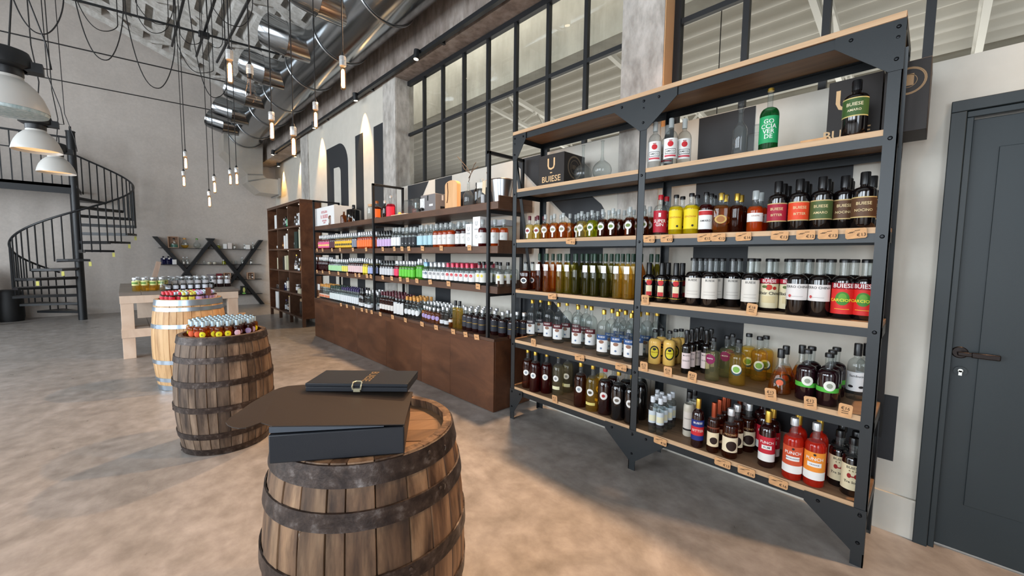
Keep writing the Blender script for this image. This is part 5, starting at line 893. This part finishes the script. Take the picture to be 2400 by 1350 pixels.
# decanter with a dry branch, black bottle, tagged bottle, metal bucket
kind('brdec', 'clear decanter holding a thin dry branch', 'slope', .055, .27, CLEAR, None, rn=.014, b=.42, s=.28, name='decanter', cat='decanter')
d0 = one('brdec', 1098, 2.62, z); m = MB(); bx = .0
for P_ in ([(0, 0, .26), (.01, -.02, .34), (.02, .03, .42), (.0, .10, .50), (.01, .13, .53)], [(0, 0, .30), (0, -.05, .38), (.02, -.10, .42)], [(.01, 0, .36), (0, .05, .40), (0, .07, .44)], [(0, -.03, .36), (.01, -.06, .44), (.01, -.08, .46)]): m.tube(P_, .004, 5)
o = link('branch', m.data('branch', mat((96, 80, 66), .8))); o.parent = d0
kind('blkt', 'black bottle behind the branch decanter', 'round', .035, .26, DARK, cB, (), rn=.015, b=.62, neck=DARK); one('blkt', 1113, 2.68, z)
kind('tagb', 'clear bottle with large white tag and kraft tag', 'round', .05, .27, CLEAR, cGL, [('tag', PAPER, .74, .035, .03), ('band', C_(214, 220, 224), .1, .4, 20, 40)], rn=.016, b=.56); one('tagb', 1129, 2.64, z)
yc = ypx(1176, 2.74, z+.15); r = thing('metal_bucket', 'shiny galvanised bucket with wooden scoop at the near shelf end', 'bucket', (2.74, yc, z)); m = MB(); m.lathe([(0, 0), (.085, 0), (.115, .24), (.121, .245), (.118, .25), (.11, .24), (.08, .01), (0, .01)], 32, 0, (2.74, yc, z)); part(m, 'pail', STEEL, r)
m = MB(); m.bar((2.70, yc+.05, z+.05), (2.66, yc+.12, z+.33), .05, .02); part(m, 'scoop', noise_mat('dark_scoop_wood', ((.3, (110, 80, 58)), (.7, (150, 114, 84))), 8), r)
r = thing('string_tag', 'off white tag hanging on the bucket at the near shelf end', 'tag', (2.60, yc+.12, z+.12)); m = MB(); m.prism([(2.60, yc+.09, z+.1), (2.60, yc+.14, z+.13), (2.60, yc+.13, z+.24), (2.60, yc+.08, z+.23)], (.003, 0, 0)); part(m, 'card', mat((226, 206, 172), .6), r)
m = MB(); m.tube([(2.60, yc+.10, z+.23), (2.63, yc+.06, z+.26)], .002, 4); part(m, 'string', KRAFT, r)
# white cartons, acrylic lid
z = CS[1]-.03
for p0, p1, hh, lab in ((1091, 1105, .235, 'shorter white carton with grey print on the upper counter shelf'), (1108, 1125, .30, 'taller white carton with grey print on the upper counter shelf')):
    y1, y0 = ypx(p0, 2.555, z+.1), ypx(p1, 2.555, z+.1); gp = C_(170, 172, 176)
    cuboid('bottle_carton', lab, 'box', 2.555, 2.64, y0, y1, z, z+hh, WHITE, [('f', 'text', gp, 0, hh*.27, 'U', .06), ('f', 'text', gp, 0, hh*.08, 'BUIESE', .02), ('f', 'ring', C_(96, 98, 104), 0, -hh*.16, .018, .013)])
y1, y0 = ypx(1151, 2.80, 1.75), ypx(1182, 2.80, 1.75); r = thing('acrylic_box', 'clear acrylic box with white lid by the shelf end', 'display case', (2.84, (y0+y1)/2, z)); m = MB(); m.box(2.78, 2.92, y0, y1, z, z+.22); part(m, 'box', CLEAR, r, smooth=False); m = MB(); m.box(2.775, 2.925, y0-.005, y1+.005, z+.22, z+.28); part(m, 'lid', mat((206, 208, 212), .3), r, bevel=.003)
yc = ypx(747, 2.56, CZ+.2); r = thing('card_stand', 'white card on a thin stand at the far end of the counter', 'sign', (2.56, yc, CZ)); m = MB(); m.lathe([(0, 0), (.03, 0), (.03, .012), (.004, .016), (.004, .15), (0, .15)], 12, 0, (2.56, yc, CZ)); part(m, 'stand', KRAFT, r); m = MB(); m.box(2.556, 2.56, yc-.06, yc+.06, CZ+.14, CZ+.25); part(m, 'card', WHITE, r)
# ------------------------------------------------------------------ cartons and kraft cards on the rack
GP = GOLDP
zt = SZ[0]; y1, y0 = ypx(1263, 2.62, zt+.1), ypx(1322, 2.62, zt+.1)
cuboid('gift_carton', 'dark brown carton with gold emblem on the left of the top rack shelf', 'box', 2.62, 2.90, y0, y1, zt, zt+.262, BOXB, [('f', 'text', GP, -.0, .045, 'U', .135), ('f', 'rect', GP, 0, -.022, .012, .004), ('f', 'text', GP, 0, -.075, 'BUIESE', .07), ('s', 'ring', C_(120, 104, 84), 0, .02, .095, .088, .06), ('s', 'text', C_(120, 104, 84), 0, .02, '1816', .05)])
y1, y0 = ypx(1937, 2.76, zt+.1), ypx(2062, 2.72, zt+.1)
cuboid('gift_carton', 'dark carton with gold letters behind the green labelled bottle', 'box', 2.76, 2.93, y0, y1, zt, zt+.34, BOXB, [('f', 'text', GP, .03, .06, 'U', .15), ('f', 'text', GP, .025, -.11, 'BUIESE', .066)])
cuboid('gift_carton', 'dark carton with round eagle emblem sticking out past the rack post', 'box', 2.66, 2.90, .055, y0-.012, zt, zt+.32, BOXB, [('f', 'ring', C_(150, 118, 82), -.005, .07, .062, .057, .03), ('f', 'rect', C_(150, 118, 82), -.005, .075, .018, .026)])
TAGS = [(1337, 1, 'h', '€13'), (1521, 1, 'h', '€13'), (1562, 1, 'h', '€12'), (1650, 1, 'h', '€15'), (1683, 1, 'h', '€13'), (1742, 1, 'h', '€16'), (1827, 1, 'h', '€13'), (1888, 1, 'h', '€12'), (1940, 1, 'h', '€13'), (2006, 1, 'h', '€13'), (1294, 2, 'h', '€18'), (1512, 2, 's', '€16'), (1762, 2, 's', '€18'), (1250, 3, 's', '€15'), (1358, 3, 'h', '€15'), (1455, 3, 'h', '€13'), (1509, 3, 's', '€12'), (1565, 3, 's', '€16'), (1622, 3, 's', '€15'), (1806, 3, 's', '€13'), (1899, 3, 's', '€12'), (1981, 3, 's', '€16'), (1300, 4, 's', '€15'), (1547, 4, 'h', '€18'), (1693, 4, 'h', '€13'), (1749, 4, 'h', '€16'), (1824, 4, 'h', '€16')]
for px, si, kd, tx in TAGS:
    z = SZ[si]; w, hh = (.045, .024) if kd == 'h' else (.027, .033)
    if si == 1 and px > 1500: w = .04
    zc = z-.028 if kd == 'h' else z+.014; x = XR-.009; y = ypx(px, x, zc); o = empty('price_tag', (x, y, zc)); o['category'] = 'price tag'; tl = rnd.uniform(-.10, .10)
    m = MB(); ca, sa = math.cos(tl), math.sin(tl); R_ = lambda u, v: (-v*.06, -(u*ca-v*sa), u*sa+v*ca)
    rr = .006; pts = [(w-rr, -hh), (w, -hh+rr), (w, hh-rr), (w-rr, hh), (-w+rr, hh), (-w, hh-rr), (-w, -hh+rr), (-w+rr, -hh)]
    m.prism([R_(*p) for p in pts], (.0012, 0, 0)); c = m.build('card', KRAFT, o, off=(0, 0, 0), smooth=False)
    m = MB(); F_ = lambda u, v: tuple(Vector(R_(u, v))+Vector((-.0007, 0, 0)))
    m.text(tx, .021, (lambda u, v: F_(u+w*.5, v-hh*.35)) if kd == 'h' else (lambda u, v: F_(u, v+hh*.3)))
    for a, b, q_ in ((-.6, .25, .5), (-.75, .1, .3), (-.1, .5, .1)) if kd == 'h' else ((-.5, -.2, 1), (-.5, -.5, 1)):
        k = len(m.v); m.v += [F_(w*a, hh*b), F_(w*(a+.5*(1 if kd == 'h' else 2)), hh*(b+.06)), F_(w*(a+.5*(1 if kd == 'h' else 2)), hh*(b+.16)), F_(w*a, hh*(b+.1))]; m.face((k, k+1, k+2, k+3))
    m.build('print', INK, o, off=(0, 0, 0), smooth=False)
    ENT.append((o, 'kraft price card', ('hanging on the edge of the %s rack shelf' if kd == 'h' else 'propped on the front of the %s rack shelf') % ('top', 'second', 'third', 'fourth', 'bottom')[si], 0))
yk = ypx(1908, 2.58, SZ[0]); cuboid('kraft_card', 'kraft card lying flat on the top rack shelf before the cartons', 'card', 2.553, 2.61, yk-.055, yk+.055, SZ[0], SZ[0]+.012, KRAFT, pn='card')
for z, x, pxs, pl in ((CS[1]-.03, 2.512, (743, 756, 778, 797, 827, 858, 897, 924, 942, 958, 990, 1034, 1100), 'upper counter shelf'), (CS[2]-.03, 2.512, (743, 756, 772, 793, 814, 833, 842, 860, 869, 897, 918, 938, 955, 977, 1008, 1051, 1120), 'lower counter shelf'), (CZ-.005, 2.488, (799, 813, 829, 848, 859, 871, 891, 920, 950, 989, 1022, 1062, 1091, 1117), 'counter top')):
    for px in pxs:
        y = ypx(px, x, z); o = empty('price_tag', (x, y, z-.01)); o['category'] = 'price tag'; w, hh = rnd.uniform(.030, .038), .027; tl = rnd.uniform(-.12, .12); m = MB(); ca, sa = math.cos(tl), math.sin(tl)
        m.prism([(-v*.1, -(u*ca-v*sa), u*sa+v*ca) for u, v in ((-w, -hh), (w, -hh), (w, hh), (-w, hh))], (.0012, 0, 0)); m.build('card', KRAFT, o, off=(0, 0, 0), smooth=False)
        m = MB(); m.box(-.0034, -.0028, -w*.5, w*.5, -.002, .002); m.build('print', INK, o, off=(0, 0, 0), smooth=False)
        ENT.append((o, 'small kraft price card', 'on the front edge of the '+pl, 0))
# ------------------------------------------------------------------ miniatures on the barrels
for kk, dsc, lq, cc, tx in (('mor', 'miniature bottle with orange round label', AMBER, (240, 104, 60), None), ('mye', 'miniature bottle with yellow round label', AMBER, (232, 222, 40), '6'), ('mli', 'miniature bottle with lilac round label', DKAMB, (184, 166, 214), None), ('mpk', 'miniature bottle with pink round label', DKAMB, (226, 190, 206), None)):
    kind(kk, dsc, 'round', .027, .135, lq, cSB, [('disc', C_(*cc), .3, .022)]+([('text', tk, tx, .3, .022)] if tx else []), rn=.010, b=.58, s=.14, capz=.72, capr=1.3, name='miniature_bottle', n=14)
    KINDS[kk][1].append(('cap_top', MB().lathe([(0, .134), (.009, .134), (.009, .1375), (0, .1378)], 10).data('cap_top', cB)))
def scatter(cx, cy, z, R, keys, place, seed, step=.0575):
    q = random.Random(seed); n = int(R/step)+1; front = Vector((-cx, -cy, 0)).normalized()
    for i in range(-n, n+1):
        for j in range(-n, n+1):
            x, y = (i+(.5 if j % 2 else 0))*step, j*step*.87
            if x*x+y*y > R*R: continue
            t = math.atan2(-(cy+y), -(cx+x))-PI; key = keys(x*front.y-y*front.x, q)
            dpt = x*front.x+y*front.y
            put(key, cx+x, cy+y, z, place, 0 if dpt > R*.45 else (1 if dpt > -R*.2 else 2), t+q.uniform(-.45, .45))
scatter(B2[0], B2[1], .861, .222, lambda s, q: q.choice(['mor', 'mor', 'mye']) if s > .13 else q.choice(['mye', 'mye', 'mpk']) if s > .02 else q.choice(['mli', 'mye', 'mpk']) if s > -.09 else q.choice(['mli', 'mli', 'mye']), 'on middle barrel', 4)
for kk, dsc, cc in (('nre', 'miniature bottle with red paper cap', (206, 40, 60)), ('nwh', 'miniature bottle with pinkish white label', (226, 206, 210)), ('nye', 'miniature bottle with yellow green label', (206, 206, 80)), ('npu', 'miniature bottle with lilac label', (186, 160, 216))):
    kind(kk, dsc, 'round', .030, .105, DKAMB, mat(cc, .4) if kk != 'nwh' else cSB, [('band', C_(*cc), .2, .55, 80)], rn=.011, b=.58, s=.14, capz=.72, capr=1.3, name='miniature_bottle', n=12)
scatter(B3[0], B3[1], .971, .235, lambda s, q: q.choice(['nwh', 'nre', 'nre']) if s > .08 else q.choice(['nye', 'nwh', 'nre']) if s > -.06 else q.choice(['npu', 'npu', 'nwh']), 'on light barrel', 9, .064)
p = hit(583, 735, 2, .861); r = thing('kraft_sign', 'small kraft sign standing behind the miniatures on the middle barrel', 'sign', (.70, 4.08, .861)); m = MB(); m.box(.672, .728, 4.078, 4.082, .955, 1.0); part(m, 'card', KRAFT, r); m = MB(); m.cyl((.70, 4.084, .861), (.70, 4.084, .99), .003, 6); part(m, 'stick', KRAFT, r)
r = thing('brown_sign', 'small dark brown wooden sign among the bottles on the light barrel', 'sign', (.665, 5.68, .971)); m = MB(); m.box(.64, .69, 5.68, 5.69, 1.03, 1.12); part(m, 'board', mat((104, 60, 40), .6), r); m = MB(); m.cyl((.665, 5.685, .971), (.665, 5.685, 1.04), .004, 6); part(m, 'stick', mat((104, 60, 40), .6), r)
# ------------------------------------------------------------------ jars on the table
kind('hjar', 'tall honey jar with yellow green label', 'jar', .046, .20, GOLDL, cS, [('band', C_(226, 226, 150), .42, .74, 85), ('band', C_(110, 150, 70), .52, .66, 60)], name='honey_jar', cat='jar', n=18); kind('djar', 'tall dark preserve jar with white label', 'jar', .048, .185, DARKR, cS, [('band', C_(226, 226, 230), .3, .68, 85)], name='preserve_jar', cat='jar', n=18); kind('sjar', 'small dark jam jar with white label', 'jar', .042, .095, DARKR, cB, [('band', C_(222, 226, 236), .2, .78, 70)], name='jam_jar', cat='jar', n=18); kind('vjar', 'squat dark bottle with white label among the jam jars', 'round', .05, .14, DARK, cB, [('band', C_(222, 226, 236), .12, .5, 50)], rn=.015, name='vinegar_bottle')
def tj(key, px, y, place, row=0): put(key, xpx(px, y, TZ+.08), y, TZ, place, row, 0.9+rnd.uniform(-.2, .2))
for i, px in enumerate((317, 337, 354, 371)): tj('hjar', px+2, 8.05, 'at table front')
for px in (327, 345, 361, 379): tj('hjar', px, 8.3, 'in table back row', 0)
for px in (394, 407, 431, 442, 457, 475): tj('sjar', px, 8.0, 'at table front')
for px in (485,): tj('vjar', px, 8.02, 'at table front')
for px in (390, 407, 425, 440, 455, 470, 485, 500, 508): tj('djar', px, 8.42, 'in table back row', 0)
for px in (400, 420, 440, 460, 480): tj('djar', px, 8.66, 'in table rear row', 0)
a = hit(352, 655, 1, 8.18); r = thing('wooden_paddle', 'rough wooden paddle sign leaning up among the honey jars', 'sign', (a.x, 8.18, TZ)); m = MB(); m.bar((a.x, 8.18, TZ), (a.x+.11, 8.2, TZ+.43), .06, .02, up=(0, 1, 0)); part(m, 'paddle', noise_mat('weathered_board', ((.3, (150, 122, 104)), (.7, (200, 178, 160))), 7, stretch=(1, 1, .2)), r)
m = MB(); m.box(a.x-.05, a.x+.05, 8.14, 8.22, TZ, TZ+.03); part(m, 'foot', PINE, r)
r = thing('glass_jug', 'clear glass jug with grey spout at the table front edge', 'jug', (xpx(381, 7.93, 1), 7.93, TZ)); m = MB(); c = tuple(r.location); m.lathe([(0, 0), (.03, 0), (.04, .02), (.035, .09), (.02, .13), (.024, .16)], 18, 0, c); part(m, 'glass', CLEAR, r); m = MB(); m.bar((c[0], c[1], c[2]+.1), (c[0]+.07, c[1], c[2]+.05), .02, .02); part(m, 'spout', STEEL, r)
# ------------------------------------------------------------------ crossed wall shelf: bottles, boxes, glassware
kind('xflask', 'round flask', 'flask', .085, .24, CLEAR, None, rn=.02, fill=.02, n=18, name='flask', cat='flask')
def xone(key, px, si, desc): 
    d0, parts, nm, ct, rr, hh = KINDS[key]; KINDS['_'] = (desc, parts, nm, ct, rr, hh); x = xpx(px, 14.05, XZ[si]+.05); put('_', x, 14.05, XZ[si], '', 0, PI/2+.2)
kind('xaq', 'bottle', 'round', .075, .26, AQUA, cB, [('band', LW, .5, .66, 20)], rn=.02, b=.42, s=.14, fill=.36, name='glass_bottle'); kind('xye', 'bottle', 'flask', .085, .27, GOLDL, cO, [('band', LW, .3, .5, 14)], rn=.03, fill=.3, name='glass_bottle', n=18); kind('xlm', 'bottle', 'flask', .085, .27, CLEAR, LIME, (), rn=.022, fill=.16, name='glass_bottle', n=18); kind('xbl', 'bottle', 'round', .05, .22, BLUEG, cB, [('tag', LW, .7, .02, .02)], rn=.018, b=.72, s=.06, neck=BLUEG, sq=5, name='glass_bottle'); kind('xcl', 'bottle', 'round', .035, .20, CLEAR, cW, [('band', LW, .08, .36, 30)], rn=.012, name='glass_bottle'); kind('xsm', 'bottle', 'round', .04, .15, CLEAR, cS, [('band', LW, .2, .5, 40)], rn=.014, name='glass_bottle'); kind('xgl', 'glass', 'jar', .035, .11, CLEAR, None, (), name='drinking_glass', cat='glass', n=14); kind('xcr', 'pot', 'jar', .04, .09, FROST, None, (), name='white_pot', cat='pot', n=14); kind('xyg', 'bottle', 'round', .045, .13, YELG, cS, (), rn=.014, name='glass_bottle')
xone('xaq', 408, 0, 'aqua liquor bottle inside the open wooden crate on the wall shelf'); xone('xye', 433, 0, 'golden round flask right of the wooden crate'); xone('xlm', 462, 0, 'round clear flask with green neck on the top wall board'); xone('xyg', 485, 0, 'small yellow green bottle left of the crossing beams'); xone('xyg', 512, 0, 'small yellow green bottle right of the crossing beams'); xone('xsm', 549, 0, 'small clear bottle left of the two white cartons\' gap'); xone('xsm', 573, 0, 'small clear bottle before the right white carton'); xone('xcl', 593, 0, 'slim clear bottle beside the right diagonal beam, top board')
for px, t in ((383, 'leftmost'), (391, 'middle'), (398, 'rightmost')): xone('xbl', px, 1, t+' of the three dark blue bottles on the wall shelf')
xone('xcl', 430, 1, 'slim clear bottle near the left diagonal beam, second board'); xone('xcl', 439, 1, 'taller slim clear bottle with dark band, second board'); xone('xsm', 458, 1, 'small clear bottle in the middle of the second board'); xone('xgl', 479, 1, 'empty clear glass left of the white pots'); xone('xcr', 490, 1, 'left white pot on the second wall board'); xone('xcr', 503, 1, 'right white pot on the second wall board'); xone('xyg', 525, 1, 'yellow green bottle on the second wall board'); xone('xgl', 541, 1, 'left clear glass of the right group, second board'); xone('xgl', 553, 1, 'right clear glass of the right group, second board'); xone('xcl', 568, 1, 'slim clear bottle with big white label, second board'); xone('xsm', 588, 1, 'small clear bottle right of the beam, second board'); xone('xsm', 462, 2, 'small clear bottle standing on the third board behind the jars')
def xbox(px0, px1, si, hh, mt, label, open_=False, name='carton'):
    x0, x1 = xpx(px0, 13.98, XZ[si]+.05), xpx(px1, 13.98, XZ[si]+.05); z = XZ[si]; r = thing(name, label, 'box', ((x0+x1)/2, 14.05, z))
    m = MB()
    if open_:
        m.box(x0, x0+.012, 13.96, 14.14, z, z+hh); m.box(x1-.012, x1, 13.96, 14.14, z, z+hh); m.box(x0+.012, x1-.012, 13.96, 14.14, z, z+.012); m.box(x0+.012, x1-.012, 13.96, 14.14, z+hh-.012, z+hh); m.box(x0+.012, x1-.012, 14.13, 14.14, z+.012, z+hh-.012)
    else: m.box(x0, x1, 13.98, 14.10, z, z+hh)
    part(m, 'crate_body' if open_ else 'carton_body', mt, r, bevel=.002); return r
CR_ = noise_mat('crate_wood', ((.3, (180, 140, 112)), (.7, (214, 178, 150))), 8, stretch=(1, 1, .2))
xbox(394, 419, 0, .30, CR_, 'open wooden crate holding the aqua bottle on the wall shelf', True, 'wooden_crate'); xbox(524, 532, 0, .14, WHITE, 'left white carton on the top wall board'); xbox(534, 544, 0, .17, mat((224, 214, 208), .5), 'middle white carton with red stripe on top wall board'); xbox(576, 586, 0, .13, WHITE, 'right white carton on the top wall board')
xbox(404, 414, 1, .13, WHITE, 'white carton beside the dark blue bottles'); xbox(486, 502, 2, .16, mat((140, 134, 140), .5), 'grey carton on the third wall board'); xbox(508, 521, 2, .18, mat((122, 30, 40), .5), 'dark red carton on the third wall board')
for px0, px1, lab, k in ((525, 541, 'open wooden crate with a red bottle and pale bottle, third board', 0), (580, 596, 'open wooden crate with a black bottle right of the beams', 1)):
    xbox(px0, px1, 2, .20, CR_, lab, True, 'wooden_crate')
    KINDS['_k'] = None
    kind('c%d' % k, 'bottle', 'round', .028, .15, (mat((170, 24, 36), .2), DARK)[k], cW, [('band', LW, .2, .5, 60)], rn=.012, name='glass_bottle'); kind('d%d' % k, 'bottle', 'round', .028, .15, FROST, cW, (), rn=.012, name='glass_bottle')
    xone('d%d' % k, px0+5, 2, ('pale bottle in the crate left of the beams', 'pale bottle in the crate right of the beams')[k]); xone('c%d' % k, px1-4.5, 2, ('red bottle in the crate left of the beams', 'black bottle in the crate right of the beams')[k])
xbox(544, 557, 3, .14, mat((30, 30, 32), .4), 'black carton with white oval on the lowest wall board'); xbox(565, 579, 3, .24, mat((34, 38, 34), .4), 'dark carton with green bottle picture on the lowest board')
for px, si, mt, w, h_, zc, nm in ((550, 3, LW, .045, .03, .07, 0), (572, 3, C_(206, 206, 120), .03, .075, .13, 1), (572, 3, C_(120, 190, 90), .045, .022, .03, 2)):
    x = xpx(px, 13.97, XZ[si]+zc); m = MB(); m.lathe([(0, 0), (w, 0)], 20, 0, (x, 13.976, XZ[si]+zc), 0, (Vector((1, 0, 0)), Vector((0, 0, h_/w)), Vector((0, -1, 0))))
    par = [o for o in bpy.data.objects if o.get('label') == ('black carton with white oval on the lowest wall board' if px == 550 else 'dark carton with green bottle picture on the lowest board')][0]; part(m, 'print', mt, par)
# ------------------------------------------------------------------ cubby contents
QM = [(cols[i]+cols[i+1])/2 for i in range(3)]
def cbox(i, j, dy, w, d, hh, mt, label, name='carton'):
    z = rows[j]; y = QM[i]+dy; r = thing(name, label, 'box', (QX+.12, y, z)); m = MB(); m.box(QX+.05, QX+.05+d, y-w/2, y+w/2, z, z+hh); part(m, 'carton_body', mt, r, bevel=.002); return r
def cbot(key, i, j, dy, desc):
    d0, parts, nm, ct, rr, hh = KINDS[key]; KINDS['_'] = (desc, parts, nm, ct, rr, hh); put('_', QX+.06+rr, QM[i]+dy, rows[j], '', 0)
GRN, CRM = mat((36, 54, 46), .5), mat((214, 206, 178), .55)
cbox(2, 4, -.1, .17, .1, .33, WHITE, 'white carton in the top far compartment of the tall case'); cbot('clst', 1, 4, .16, 'clear bottle at left in the top middle compartment'); cbot('blkt', 1, 4, .02, 'black bottle in the top middle compartment'); cbot('greenbt', 1, 4, -.12, 'green bottle in the top middle compartment'); cbot('clst', 0, 4, .18, 'clear bottle at left in the top near compartment'); cbot('clwl', 0, 4, .04, 'clear labelled bottle in the top near compartment'); cbot('clro', 0, 4, -.10, 'clear bottle with round label in the top near compartment'); cbox(0, 4, -.24, .12, .1, .26, WHITE, 'white carton in the top near compartment')
cbot('xsm', 2, 3, -.1, 'small clear bottle in the second row far compartment'); cbot('sqamb', 1, 3, .2, 'amber bottle in the second row middle compartment'); cbox(1, 3, .02, .12, .1, .30, WHITE, 'left white carton in the second row middle compartment'); cbox(1, 3, -.16, .12, .1, .34, PAPER, 'right off white carton in the second row middle compartment'); cbox(0, 3, .05, .2, .1, .36, GRN, 'dark green carton in the second row near compartment'); cbox(0, 3, -.22, .12, .1, .40, CRM, 'cream carton in the second row near compartment'); cbot('clst', 0, 3, .25, 'clear bottle in the second row near compartment')
cbox(2, 2, -.2, .13, .1, .27, CRM, 'cream carton in the third row far compartment'); cbox(1, 2, .16, .12, .1, .30, BOXB, 'dark carton in the third row middle compartment'); cbox(1, 2, 0, .12, .1, .32, CRM, 'left cream carton in the third row middle compartment'); cbox(1, 2, -.16, .12, .1, .33, mat((190, 186, 150), .5), 'right olive cream carton in the third row middle compartment'); cbot('bgrey', 0, 2, .22, 'large clear bottle in the third row near compartment'); cbot('clwl', 0, 2, -.02, 'clear labelled bottle in the third row near compartment'); cbot('sqamb', 0, 2, -.2, 'amber square bottle in the third row near compartment')
for d_, t in ((.05, 'left'), (-.08, 'middle'), (-.2, 'right')): cbot('xgl', 2, 1, d_, t+' glass of three in the fourth row far compartment')
cbot('frost', 1, 1, -.02, 'frosted pale bottle in the fourth row middle compartment'); cbot('xbl', 1, 1, .15, 'blue bottle in the fourth row middle compartment'); cbox(0, 1, -.08, .2, .1, .1, CRM, 'flat cream carton in the fourth row near compartment'); cbot('djar', 0, 1, .16, 'dark preserve jar in the fourth row near compartment')
cbox(2, 0, -.02, .26, .1, .40, WHITE, 'tall white carton in the lowest far compartment'); cbot('clpu', 1, 0, .18, 'clear bottle at left in the lowest middle compartment'); cbot('bgrey', 1, 0, -.0, 'large clear bottle in the lowest middle compartment'); cbox(1, 0, -.22, .08, .1, .36, PINE, 'narrow pale wooden carton in the lowest middle compartment')
KINDS['gj'] = None; kind('gj', 'x', 'jar', .14, .36, CLEAR, cK, (), name='glass_jar', cat='jar', n=22); cbot('gj', 0, 0, -.08, 'big clear glass jar with cork lid in the lowest near compartment')
# ------------------------------------------------------------------ labels: what it is, then where it stands among its like
ORD = ['', 'first', 'second', 'third', 'fourth', 'fifth', 'sixth', 'seventh', 'eighth', 'ninth', 'tenth', 'eleventh', 'twelfth', 'thirteenth', 'fourteenth', 'fifteenth', 'sixteenth', 'seventeenth', 'eighteenth', 'nineteenth', 'twentieth']
ROWT = ['', 'second row', 'third row', 'fourth row', 'fifth row']
from collections import defaultdict
G = defaultdict(list)
for o, desc, place, row in ENT: G[(desc, place)].append((o, row))
for (desc, place), L_ in G.items():
    by = defaultdict(list)
    for o, row in L_: by[row].append(o)
    for row, obs in by.items():
        obs.sort(key=lambda o: pxof(o.location))
        for i, o in enumerate(obs):
            w = [desc]
            if len(L_) > 1:
                q = ''
                if len(obs) > 1: q = 'leftmost' if i == 0 else 'rightmost' if i == len(obs)-1 else ORD[i+1]+' from left' if i < 20 else 'number %d from left' % (i+1)
                if len(by) > 1 and (row or not q): q += (' in ' if q else '')+(ROWT[row] if row else 'front row')
                w.append(q)
            lab = ', '.join(w)+(' '+place if place else '')
            if len(lab.split()) > 16: lab = lab.replace(' in second row', ', second row').replace(' in third row', ', third row').replace(' on ', ', ', 1) if len(lab.split()) == 17 else lab.replace(' in ', ', ').replace(' on ', ', ')
            o['label'] = lab
            if len(L_) > 1: o['group'] = (desc+' '+place)[:90]

LONG = [o['label'] for o in bpy.data.objects if o.get('label') and len(o['label'].split()) > 16]
if LONG: print('LONG', len(LONG)); [print('  ', l) for l in sorted(set(LONG))]
